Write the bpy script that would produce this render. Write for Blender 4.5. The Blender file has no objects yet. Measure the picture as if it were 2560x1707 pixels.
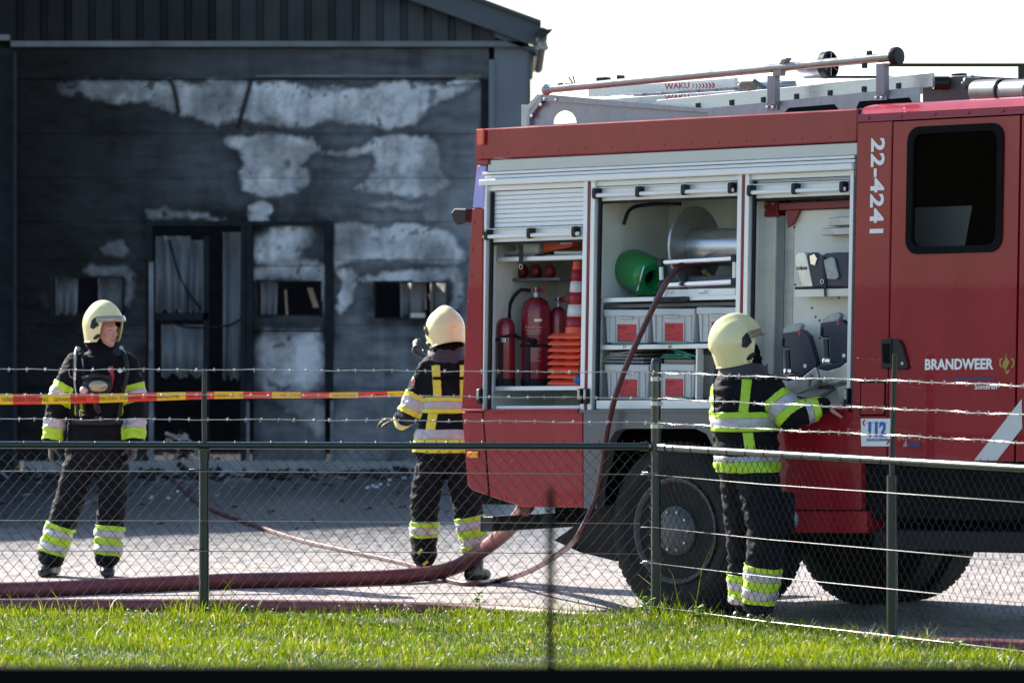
import bpy, bmesh, math, random
import numpy as np
from mathutils import Vector, Matrix, noise as mnoise

random.seed(7); RNG = np.random.default_rng(7)
R = math.radians
SC = bpy.context.scene
COL = SC.collection

# ------------------------------------------------------------------ camera
F = 12413.0           # focal length in photo pixels (photo is 2560 wide)
H = 2.05              # camera height
HY = 700.0            # horizon row in the photo
cam_d = bpy.data.cameras.new('camera')
cam_d.sensor_width = 36.0; cam_d.sensor_fit = 'HORIZONTAL'
cam_d.lens = 36.0 * F / 2560.0
cam_d.shift_y = -(853.5 - HY) / 2560.0
cam_d.clip_start = 0.5; cam_d.clip_end = 4000.0
cam_d.dof.use_dof = True
cam_d.dof.focus_distance = 30.0
cam_d.dof.aperture_fstop = 4.6
cam = bpy.data.objects.new('camera', cam_d); COL.objects.link(cam)
cam.location = (0, 0, H); cam.rotation_euler = (R(90), 0, 0)
SC.camera = cam

# ------------------------------------------------------------------ sky, sun, exposure
SUN_EL, SUN_AZ = R(30.5), R(-42.0)
world = bpy.data.worlds.new('World'); SC.world = world; world.use_nodes = True
wn = world.node_tree
sky = wn.nodes.new('ShaderNodeTexSky'); sky.sky_type = 'NISHITA'; sky.sun_disc = False
sky.sun_elevation = SUN_EL; sky.sun_rotation = SUN_AZ
sky.air_density = 1.0; sky.dust_density = 0.8; sky.ozone_density = 2.0
wn.links.new(sky.outputs[0], wn.nodes['Background'].inputs[0])
wn.nodes['Background'].inputs[1].default_value = 0.09
sun_d = bpy.data.lights.new('sun', 'SUN'); sun_d.energy = 5.0; sun_d.angle = R(0.53); sun_d.color = (1.0, 0.94, 0.86)
sun = bpy.data.objects.new('sun', sun_d); COL.objects.link(sun)
SUNV = Vector((math.sin(SUN_AZ) * math.cos(SUN_EL), math.cos(SUN_AZ) * math.cos(SUN_EL), math.sin(SUN_EL)))
sun.rotation_euler = SUNV.to_track_quat('Z', 'Y').to_euler(); sun.location = (-20, 40, 30)
vs = SC.view_settings
vs.view_transform = 'Standard'; vs.look = 'None'; vs.gamma = 1.0; vs.use_curve_mapping = False
vs.exposure = 1.6
SC.cycles.max_bounces = 8; SC.cycles.transparent_max_bounces = 12
SC.cycles.use_denoising = True
SC.cycles.sample_clamp_indirect = 4.0

# ------------------------------------------------------------------ helpers
def W(px, py, D):
    return Vector(((px - 1280.0) * D / F, D, H - (py - HY) * D / F))

def link(o, parent=None):
    COL.objects.link(o)
    if parent is not None: o.parent = parent
    return o

def tag(o, label=None, cat=None, group=None, kind=None):
    if label: o['label'] = label
    if cat: o['category'] = cat
    if group: o['group'] = group
    if kind: o['kind'] = kind
    return o

def thing(name, label, cat, loc=(0, 0, 0), rotz=0.0, group=None):
    o = bpy.data.objects.new(name, None); o.empty_display_size = 0.1
    COL.objects.link(o); o.location = loc; o.rotation_euler = (0, 0, rotz)
    return tag(o, label, cat, group)

class MB:
    """collects geometry, then links it as one mesh object"""
    def __init__(s): s.v = []; s.f = []; s.m = []
    def add(s, verts, faces, mi=0):
        b = len(s.v); s.v += [tuple(p) for p in verts]
        s.f += [tuple(i + b for i in f) for f in faces]; s.m += [mi] * len(faces); return s
    def box(s, x0, x1, y0, y1, z0, z1, mi=0):
        return s.add([(x0,y0,z0),(x1,y0,z0),(x1,y1,z0),(x0,y1,z0),(x0,y0,z1),(x1,y0,z1),(x1,y1,z1),(x0,y1,z1)],
                     [(0,3,2,1),(4,5,6,7),(0,1,5,4),(1,2,6,5),(2,3,7,6),(3,0,4,7)], mi)
    def prism(s, poly, y0, y1, mi=0):
        n = len(poly)
        return s.add([(x, y0, z) for x, z in poly] + [(x, y1, z) for x, z in poly],
              [tuple(range(n)), tuple(range(2*n-1, n-1, -1))] + [(i, (i+1) % n, n+(i+1) % n, n+i) for i in range(n)], mi)
    def prism_x(s, poly, x0, x1, mi=0):
        n = len(poly)
        return s.add([(x0, y, z) for y, z in poly] + [(x1, y, z) for y, z in poly],
              [tuple(range(n)), tuple(range(2*n-1, n-1, -1))] + [(i, (i+1) % n, n+(i+1) % n, n+i) for i in range(n)], mi)
    def ring(s, outer, inner, y0, y1, mi=0):
        n = len(outer); vs_ = []
        for y in (y0, y1):
            vs_ += [(x, y, z) for x, z in outer]; vs_ += [(x, y, z) for x, z in inner]
        fs = []
        for i in range(n):
            j = (i+1) % n
            fs += [(i, j, n+j, n+i), (2*n+i, 3*n+i, 3*n+j, 2*n+j), (i, 2*n+i, 2*n+j, j), (n+i, n+j, 3*n+j, 3*n+i)]
        return s.add(vs_, fs, mi)
    def tube(s, pts, r, n=8, caps=True, mi=0, sx=1.0):
        pts = [Vector(p) for p in pts]; rs = r if hasattr(r, '__len__') else [r] * len(pts)
        t0 = (pts[1] - pts[0]).normalized()
        a = Vector((0, 0, 1)) if abs(t0.z) < 0.9 else Vector((1, 0, 0))
        nrm = (a - t0 * a.dot(t0)).normalized(); vs_ = []
        for i, p in enumerate(pts):
            t = (pts[min(i+1, len(pts)-1)] - pts[max(i-1, 0)])
            t = t.normalized() if t.length > 1e-9 else t0
            nrm = (nrm - t * nrm.dot(t)).normalized(); bn = t.cross(nrm)
            for k in range(n):
                c = 2 * math.pi * k / n
                vs_.append(p + nrm * (math.cos(c) * rs[i]) + bn * (math.sin(c) * rs[i] * sx))
        fs = []
        for i in range(len(pts) - 1):
            for k in range(n):
                fs.append((i*n+k, i*n+(k+1) % n, (i+1)*n+(k+1) % n, (i+1)*n+k))
        if caps:
            fs += [tuple(range(n-1, -1, -1)), tuple(range((len(pts)-1)*n, len(pts)*n))]
        return s.add(vs_, fs, mi)
    def lathe(s, prof, o=(0, 0, 0), d=(0, 0, 1), n=20, mi=0, caps=True):
        o = Vector(o); d = Vector(d).normalized()
        a = Vector((1, 0, 0)) if abs(d.x) < 0.9 else Vector((0, 1, 0))
        e1 = (a - d * a.dot(d)).normalized(); e2 = d.cross(e1); vs_ = []
        for r, h in prof:
            for k in range(n):
                c = 2 * math.pi * k / n
                vs_.append(o + d * h + (e1 * math.cos(c) + e2 * math.sin(c)) * r)
        fs = [(i*n+k, i*n+(k+1) % n, (i+1)*n+(k+1) % n, (i+1)*n+k) for i in range(len(prof)-1) for k in range(n)]
        if caps and prof[0][0] > 1e-6: fs.append(tuple(range(n-1, -1, -1)))
        if caps and prof[-1][0] > 1e-6: fs.append(tuple(range((len(prof)-1)*n, len(prof)*n)))
        return s.add(vs_, fs, mi)
    def ell(s, c, rad, n=14, m=9, rot=None, mi=0):
        c = Vector(c); vs_ = []
        for i in range(m + 1):
            th = math.pi * i / m
            for k in range(n):
                ph = 2 * math.pi * k / n
                p = Vector((rad[0]*math.sin(th)*math.cos(ph), rad[1]*math.sin(th)*math.sin(ph), rad[2]*math.cos(th)))
                if rot is not None: p = rot @ p
                vs_.append(c + p)
        return s.add(vs_, [(i*n+k, (i+1)*n+k, (i+1)*n+(k+1) % n, i*n+(k+1) % n) for i in range(m) for k in range(n)], mi)
    def loft(s, rings, mi=0):
        n = len(rings[0]); vs_ = [p for r_ in rings for p in r_]
        fs = [(i*n+k, i*n+(k+1) % n, (i+1)*n+(k+1) % n, (i+1)*n+k) for i in range(len(rings)-1) for k in range(n)]
        fs += [tuple(range(n-1, -1, -1)), tuple(range((len(rings)-1)*n, len(rings)*n))]
        return s.add(vs_, fs, mi)
    def mesh(s, name, mats, fn=None, smooth=0, bev=0.0, seg=1):
        me = bpy.data.meshes.new(name)
        vv = [tuple(fn(*p)) for p in s.v] if fn else s.v
        me.from_pydata(vv, [], s.f)
        if not isinstance(mats, (list, tuple)): mats = [mats]
        for m_ in mats: me.materials.append(m_)
        if len(mats) > 1: me.polygons.foreach_set('material_index', s.m)
        bm = bmesh.new(); bm.from_mesh(me)
        bmesh.ops.remove_doubles(bm, verts=bm.verts, dist=1e-6)
        bmesh.ops.recalc_face_normals(bm, faces=bm.faces)
        if bev > 0:
            ed = [e for e in bm.edges if len(e.link_faces) == 2 and e.calc_face_angle(0) > 0.6]
            bmesh.ops.bevel(bm, geom=ed, offset=bev, segments=seg, affect='EDGES', clamp_overlap=True, profile=0.5)
        bm.to_mesh(me); bm.free()
        if smooth:
            me.polygons.foreach_set('use_smooth', [True] * len(me.polygons))
            if smooth is not True: me.set_sharp_from_angle(angle=R(smooth))
        me.update(); return me
    def build(s, name, mats, parent=None, **kw):
        o = bpy.data.objects.new(name, s.mesh(name, mats, **kw)); return link(o, parent)

def spline(pts, n=10):
    """Catmull-Rom through the points"""
    P = [Vector(p) for p in pts]; P = [P[0]*2 - P[1]] + P + [P[-1]*2 - P[-2]]; out = []
    for i in range(1, len(P) - 2):
        p0, p1, p2, p3 = P[i-1:i+3]
        for k in range(n):
            t = k / n
            out.append(0.5 * ((2*p1) + (p2-p0)*t + (2*p0-5*p1+4*p2-p3)*t*t + (3*p1-p0-3*p2+p3)*t**3))
    out.append(P[-2]); return out

def rrect(x0, x1, z0, z1, r, n=5):
    out = []
    for cx, cz, a0 in ((x1-r, z1-r, 0), (x0+r, z1-r, 90), (x0+r, z0+r, 180), (x1-r, z0+r, 270)):
        for k in range(n + 1):
            a = R(a0 + 90 * k / n); out.append((cx + r*math.cos(a), cz + r*math.sin(a)))
    return out

def text_mesh(body, size, mat, ext=0.0006, bold=0.0, shear=0.0, sx=1.0, align='LEFT', space=1.0):
    cu = bpy.data.curves.new('lettering', 'FONT'); cu.body = body; cu.size = size; cu.extrude = ext
    cu.offset = bold; cu.shear = shear; cu.align_x = align; cu.align_y = 'CENTER'; cu.resolution_u = 3
    cu.space_character = space
    o = bpy.data.objects.new('lettering_tmp', cu); COL.objects.link(o)
    dg = bpy.context.evaluated_depsgraph_get()
    me = bpy.data.meshes.new_from_object(o.evaluated_get(dg)); bpy.data.objects.remove(o); bpy.data.curves.remove(cu)
    me.materials.clear(); me.materials.append(mat)
    if sx != 1.0:
        for v in me.vertices: v.co.x *= sx
    me.name = 'lettering'; return me

# ------------------------------------------------------------------ materials
def mat(name, col, rough=0.5, metal=0.0, var=0.0, vscale=8.0, bump=0.0, bscale=60.0, coat=0.0, coatr=0.05,
        col2=None, rvar=0.0, spec=0.5, stretch=None, emit=None, trans=0.0, sheen=0.0, ior=1.5):
    m = bpy.data.materials.new(name); m.use_nodes = True; nt = m.node_tree; N = nt.nodes; L = nt.links
    p = N['Principled BSDF']
    p.inputs['Base Color'].default_value = (*col, 1); p.inputs['Roughness'].default_value = rough
    p.inputs['Metallic'].default_value = metal; p.inputs['Specular IOR Level'].default_value = spec
    p.inputs['Coat Weight'].default_value = coat; p.inputs['Coat Roughness'].default_value = coatr
    p.inputs['Transmission Weight'].default_value = trans
    p.inputs['Sheen Weight'].default_value = sheen; p.inputs['IOR'].default_value = ior
    if emit: p.inputs['Emission Color'].default_value = (*emit[:3], 1); p.inputs['Emission Strength'].default_value = emit[3]
    if var or bump or rvar or col2:
        tc = N.new('ShaderNodeTexCoord'); vec = tc.outputs['Object']
        if stretch:
            mp = N.new('ShaderNodeMapping'); mp.inputs['Scale'].default_value = stretch
            L.new(vec, mp.inputs['Vector']); vec = mp.outputs[0]
    if var or rvar or col2:
        nz = N.new('ShaderNodeTexNoise'); nz.inputs['Scale'].default_value = vscale; nz.inputs['Detail'].default_value = 6
        nz.inputs['Roughness'].default_value = 0.65; L.new(vec, nz.inputs['Vector'])
        rp = N.new('ShaderNodeMapRange'); rp.inputs[1].default_value = 0.3; rp.inputs[2].default_value = 0.7
        L.new(nz.outputs[0], rp.inputs[0])
        if var or col2:
            mx = N.new('ShaderNodeMix'); mx.data_type = 'RGBA'; L.new(rp.outputs[0], mx.inputs[0])
            c2 = col2 or tuple(min(1, c * (1 + var)) for c in col); c1 = col if col2 else tuple(c * (1 - var) for c in col)
            mx.inputs[6].default_value = (*c1, 1); mx.inputs[7].default_value = (*c2, 1)
            L.new(mx.outputs[2], p.inputs['Base Color'])
        if rvar:
            rr = N.new('ShaderNodeMapRange'); rr.inputs[3].default_value = max(0, rough - rvar); rr.inputs[4].default_value = min(1, rough + rvar)
            L.new(rp.outputs[0], rr.inputs[0]); L.new(rr.outputs[0], p.inputs['Roughness'])
    if bump:
        nb = N.new('ShaderNodeTexNoise'); nb.inputs['Scale'].default_value = bscale; nb.inputs['Detail'].default_value = 4
        L.new(vec, nb.inputs['Vector'])
        bp = N.new('ShaderNodeBump'); bp.inputs['Strength'].default_value = bump; bp.inputs['Distance'].default_value = 0.01
        L.new(nb.outputs[0], bp.inputs['Height']); L.new(bp.outputs[0], p.inputs['Normal'])
    return m

M = {}
M['red'] = mat('red_paint', (0.235, 0.005, 0.014), 0.34, col2=(0.31, 0.015, 0.027), vscale=3.0, stretch=(1, 1, .35), coat=0.55, coatr=0.015, rvar=0.10, spec=0.15, bump=0.006, bscale=1.6)
M['red_dark'] = mat('red_paint_inner', (0.20, 0.009, 0.014), 0.4, var=0.1)
M['red_worn'] = mat('red_enamel', (0.24, 0.010, 0.024), 0.28, var=0.15, vscale=14, coat=0.5)
M['greyp'] = mat('grey_skirt_paint', (0.085, 0.095, 0.11), 0.42, var=0.12, vscale=5, coat=0.3)
M['blue'] = mat('blue_reflective', (0.36, 0.34, 0.70), 0.35, var=0.06, vscale=12)
M['alu'] = mat('brushed_aluminium', (0.50, 0.52, 0.54), 0.32, 0.85, var=0.08, vscale=9, rvar=0.1, stretch=(1, 1, 8))
M['alu_l'] = mat('anodised_aluminium', (0.74, 0.76, 0.77), 0.42, 0.2, var=0.05, vscale=5, rvar=0.08)
M['alu_w'] = mat('white_aluminium', (0.82, 0.82, 0.80), 0.4, 0.0, var=0.04, vscale=4)
M['galv'] = mat('galvanised_steel', (0.27, 0.295, 0.325), 0.42, 0.6, var=0.3, vscale=22, rvar=0.15, stretch=(1, 1, 0.35))
M['chrome'] = mat('polished_steel', (0.75, 0.75, 0.76), 0.14, 1.0, rvar=0.05, vscale=20)
M['steel'] = mat('dull_steel', (0.36, 0.37, 0.38), 0.38, 0.8, var=0.15, vscale=15)
M['int'] = mat('compartment_lining', (0.64, 0.65, 0.61), 0.5, 0.0, var=0.12, vscale=3.5, bump=0.03, bscale=30)
M['int_w'] = mat('cream_panel', (0.72, 0.71, 0.63), 0.5, var=0.07, vscale=3)
M['int_d'] = mat('dark_grey_panel', (0.10, 0.105, 0.11), 0.5, var=0.15)
M['int_m'] = mat('mid_grey_panel', (0.24, 0.25, 0.26), 0.45, var=0.2, vscale=7)
M['black'] = mat('black_plastic', (0.012, 0.012, 0.014), 0.4, var=0.2, spec=0.3)
M['rubber'] = mat('black_rubber', (0.014, 0.014, 0.016), 0.65, spec=0.2, var=0.25, vscale=20, bump=0.1, bscale=80)
M['tyre'] = mat('tyre_rubber', (0.010, 0.0105, 0.012), 0.75, col2=(0.022, 0.022, 0.023), vscale=7, bump=0.2, bscale=60, spec=0.15)
M['rim'] = mat('wheel_rim', (0.075, 0.078, 0.085), 0.55, 0.2, var=0.3, vscale=12)
M['under'] = mat('underbody', (0.008, 0.008, 0.009), 0.95, var=0.3, spec=0.1)
M['white'] = mat('white_vinyl', (0.80, 0.80, 0.80), 0.4)
M['refl_w'] = mat('pale_reflective_stripe', (0.55, 0.58, 0.58), 0.4, var=0.05)
M['glass'] = mat('cab_glass', (0.38, 0.40, 0.40), 0.02, trans=1.0, ior=1.06)
M['gold'] = mat('gold_vinyl', (0.36, 0.22, 0.03), 0.4)
M['blue_ink'] = mat('blue_ink', (0.02, 0.13, 0.45), 0.5)
M['navy_ink'] = mat('navy_ink', (0.03, 0.03, 0.14), 0.5)
M['red_ink'] = mat('red_ink', (0.5, 0.02, 0.03), 0.5)
M['black_ink'] = mat('black_ink', (0.012, 0.012, 0.012), 0.5)
M['orange_lens'] = mat('amber_lens', (0.9, 0.28, 0.01), 0.15, coat=0.6)
M['red_lens'] = mat('red_lens', (0.7, 0.05, 0.03), 0.15, coat=0.6)
M['red_rubber_hose'] = mat('burgundy_rubber_hose', (0.075, 0.014, 0.024), 0.4, var=0.2, vscale=12, coat=0.2)
M['suction'] = mat('dusty_red_hose', (0.10, 0.018, 0.026), 0.5, col2=(0.175, 0.05, 0.056), vscale=7, bump=0.15, bscale=30)
M['crate'] = mat('grey_crate_plastic', (0.50, 0.53, 0.55), 0.5, var=0.08, vscale=6)
M['label_red'] = mat('red_paper_label', (0.50, 0.035, 0.045), 0.6, var=0.05)
M['teal'] = mat('teal_plastic_sheet', (0.01, 0.24, 0.19), 0.35, var=0.2)
M['green'] = mat('green_hose_plastic', (0.008, 0.20, 0.045), 0.3, var=0.2, vscale=6, coat=0.2)
M['orange'] = mat('orange_rubber', (0.80, 0.10, 0.04), 0.45, var=0.12, vscale=18)
M['cone_dark'] = mat('red_sleeve', (0.30, 0.01, 0.03), 0.4, var=0.1)
M['cone_white'] = mat('white_sleeve', (0.62, 0.66, 0.66), 0.4, var=0.15, vscale=20)
M['wool'] = mat('grey_wool_blanket', (0.22, 0.22, 0.215), 0.9, var=0.35, vscale=40, bump=0.5, bscale=120)
M['wood'] = mat('old_wood', (0.28, 0.20, 0.15), 0.7, var=0.25, vscale=6, stretch=(1, 8, 8))
M['navy'] = mat('navy_tool_plastic', (0.016, 0.022, 0.045), 0.38, var=0.2)
M['tool_grey'] = mat('grey_tool_cap', (0.33, 0.35, 0.35), 0.4, var=0.2, vscale=30)
M['strap'] = mat('navy_strap', (0.012, 0.015, 0.03), 0.7)
M['fence_green'] = mat('dark_green_coating', (0.006, 0.019, 0.017), 0.28, var=0.3, vscale=12, coat=0.3)
M['wire'] = mat('galvanised_wire', (0.50, 0.49, 0.47), 0.35, 0.85, var=0.2, vscale=60)
M['wire_green'] = mat('mesh_wire', (0.05, 0.062, 0.058), 0.2, 0.6, var=0.3, vscale=60)
M['wire_white'] = mat('tension_wire', (0.25, 0.24, 0.23), 0.5, 0.3)
# ================================================================== THE SETTING
def ground_material():
    m = bpy.data.materials.new('paved_yard'); m.use_nodes = True; nt = m.node_tree; N = nt.nodes; L = nt.links
    p = N['Principled BSDF']; tc = N.new('ShaderNodeTexCoord')
    br = N.new('ShaderNodeTexBrick'); br.inputs['Scale'].default_value = 1.0
    br.inputs['Brick Width'].default_value = 0.21; br.inputs['Row Height'].default_value = 0.105
    br.inputs['Mortar Size'].default_value = 0.006; br.inputs['Mortar Smooth'].default_value = 0.3
    br.inputs['Color1'].default_value = (0.27, 0.235, 0.218, 1); br.inputs['Color2'].default_value = (0.36, 0.32, 0.297, 1)
    br.inputs['Mortar'].default_value = (0.17, 0.155, 0.143, 1)
    L.new(tc.outputs['Object'], br.inputs['Vector'])
    n1 = N.new('ShaderNodeTexNoise'); n1.inputs['Scale'].default_value = 0.9; n1.inputs['Detail'].default_value = 8
    n1.inputs['Roughness'].default_value = 0.7; L.new(tc.outputs['Object'], n1.inputs['Vector'])
    mp = N.new('ShaderNodeMapping'); mp.inputs['Scale'].default_value = (5.0, 1.1, 1); L.new(tc.outputs['Object'], mp.inputs[0])
    n2 = N.new('ShaderNodeTexNoise'); n2.inputs['Scale'].default_value = 2.2; n2.inputs['Detail'].default_value = 7
    n2.inputs['Roughness'].default_value = 0.75; L.new(mp.outputs[0], n2.inputs['Vector'])
    mx = N.new('ShaderNodeMix'); mx.data_type = 'RGBA'; mx.blend_type = 'MULTIPLY'; mx.inputs[0].default_value = 1.0
    r1 = N.new('ShaderNodeMapRange'); r1.inputs[1].default_value = 0.3; r1.inputs[2].default_value = 0.7
    r1.inputs[3].default_value = 0.72; r1.inputs[4].default_value = 1.15; L.new(n1.outputs[0], r1.inputs[0])
    L.new(br.outputs[0], mx.inputs[6]); L.new(r1.outputs[0], mx.inputs[7])
    mx2 = N.new('ShaderNodeMix'); mx2.data_type = 'RGBA'; mx2.blend_type = 'MULTIPLY'; mx2.inputs[0].default_value = 1.0
    r2 = N.new('ShaderNodeMapRange'); r2.inputs[1].default_value = 0.36; r2.inputs[2].default_value = 0.50
    r2.inputs[3].default_value = 0.22; r2.inputs[4].default_value = 1.08; L.new(n2.outputs[0], r2.inputs[0])
    L.new(mx.outputs[2], mx2.inputs[6]); L.new(r2.outputs[0], mx2.inputs[7])
    # soot and water on the yard, with the building's shade painted into the colour
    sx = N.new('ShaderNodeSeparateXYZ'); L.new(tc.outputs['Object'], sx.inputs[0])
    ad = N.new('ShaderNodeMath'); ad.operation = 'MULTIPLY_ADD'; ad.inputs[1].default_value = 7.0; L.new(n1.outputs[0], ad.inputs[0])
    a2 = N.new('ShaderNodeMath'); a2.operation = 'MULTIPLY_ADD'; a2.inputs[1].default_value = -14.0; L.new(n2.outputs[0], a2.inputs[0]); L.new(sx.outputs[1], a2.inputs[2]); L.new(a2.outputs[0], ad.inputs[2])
    wet_shade = N.new('ShaderNodeMapRange'); wet_shade.inputs[1].default_value = 31.0; wet_shade.inputs[2].default_value = 38.5; L.new(ad.outputs[0], wet_shade.inputs[0])
    mx3 = N.new('ShaderNodeMix'); mx3.data_type = 'RGBA'; L.new(wet_shade.outputs[0], mx3.inputs[0])
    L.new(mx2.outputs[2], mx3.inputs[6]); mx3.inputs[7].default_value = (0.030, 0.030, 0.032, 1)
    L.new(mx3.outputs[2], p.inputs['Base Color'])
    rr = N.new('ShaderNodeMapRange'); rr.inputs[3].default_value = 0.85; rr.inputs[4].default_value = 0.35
    L.new(wet_shade.outputs[0], rr.inputs[0]); L.new(rr.outputs[0], p.inputs['Roughness'])
    bp = N.new('ShaderNodeBump'); bp.inputs['Strength'].default_value = 0.5; bp.inputs['Distance'].default_value = 0.02
    L.new(n2.outputs[0], bp.inputs['Height']); L.new(bp.outputs[0], p.inputs['Normal'])
    return m

o = MB().add([(-1500,-1500,-.006),(1500,-1500,-.006),(1500,2500,-.006),(-1500,2500,-.006)], [(0,1,2,3)]).build('ground', mat('dark_field', (0.035, 0.05, 0.02), 0.95, col2=(0.06, 0.065, 0.03), vscale=0.05))
tag(o, 'dark open field around the yard', 'field', kind='structure')
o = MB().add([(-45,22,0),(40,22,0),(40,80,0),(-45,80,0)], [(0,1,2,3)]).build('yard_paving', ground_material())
tag(o, 'pale paved yard with soot stains and painted shade towards the building', 'paving', kind='structure')

# grass verge, a little higher than the yard; its edge follows the fence
VZ = 0.15
P2 = Vector((0.824, 28.40)); P3 = Vector((2.004, 26.19)); FD = (P3 - P2).normalized(); FN = Vector((FD.y * -1, FD.x)) * -1
# outward (yard) side of the right-hand fence run
OUT = Vector((0.88, 0.47)).normalized()
PE = P2 + FD * 7.0
edge = [Vector((-14, 28.62)), Vector((0.86, 28.62)) , P2 + OUT*0.24 + FD*0.25, PE + OUT * 0.24]
def soil_material():
    return mat('soil', (0.05, 0.075, 0.015), 0.9, col2=(0.10, 0.075, 0.045), vscale=9, bump=0.6, bscale=40)
mb = MB()
top = [(-14, 1.0)] + [(p.x, p.y) for p in edge] + [(edge[-1].x + 3, 1.0)]
low = [(-14, 1.0), (-14, 28.78), (0.92, 28.78)] + [((p + OUT*0.16).x, (p + OUT*0.16).y) for p in edge[2:]] + [(edge[-1].x + 3.2, 1.0)]
n = len(top)
mb.add([(x, y, VZ - 0.02) for x, y in top] + [(x, y, -0.02) for x, y in low], [tuple(range(n))] + [(i, (i+1) % n, n + (i+1) % n, n + i) for i in range(n)])
o = mb.build('verge', soil_material()); tag(o, 'raised earth verge under the grass along the fence', 'ground', kind='structure')

def in_verge(x, y):
    if y > 28.70: return False
    q = Vector((x, y)) - P2
    return not (q.dot(OUT) > 0.30 and x > 0.5)

def grass_material():
    m = bpy.data.materials.new('grass_blades'); m.use_nodes = True; nt = m.node_tree; N = nt.nodes; L = nt.links
    p = N['Principled BSDF']; p.inputs['Roughness'].default_value = 0.4; p.inputs['Specular IOR Level'].default_value = 0.25
    at = N.new('ShaderNodeAttribute'); at.attribute_name = 'tint'
    L.new(at.outputs['Color'], p.inputs['Base Color'])
    tr = N.new('ShaderNodeBsdfTranslucent'); hs = N.new('ShaderNodeHueSaturation'); hs.inputs['Value'].default_value = 1.75; hs.inputs['Saturation'].default_value = 1.15
    L.new(at.outputs['Color'], hs.inputs['Color']); L.new(hs.outputs[0], tr.inputs['Color'])
    mx = N.new('ShaderNodeMixShader'); mx.inputs[0].default_value = 0.5
    L.new(p.outputs[0], mx.inputs[1]); L.new(tr.outputs[0], mx.inputs[2]); L.new(mx.outputs[0], N['Material Output'].inputs[0])
    return m

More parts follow.
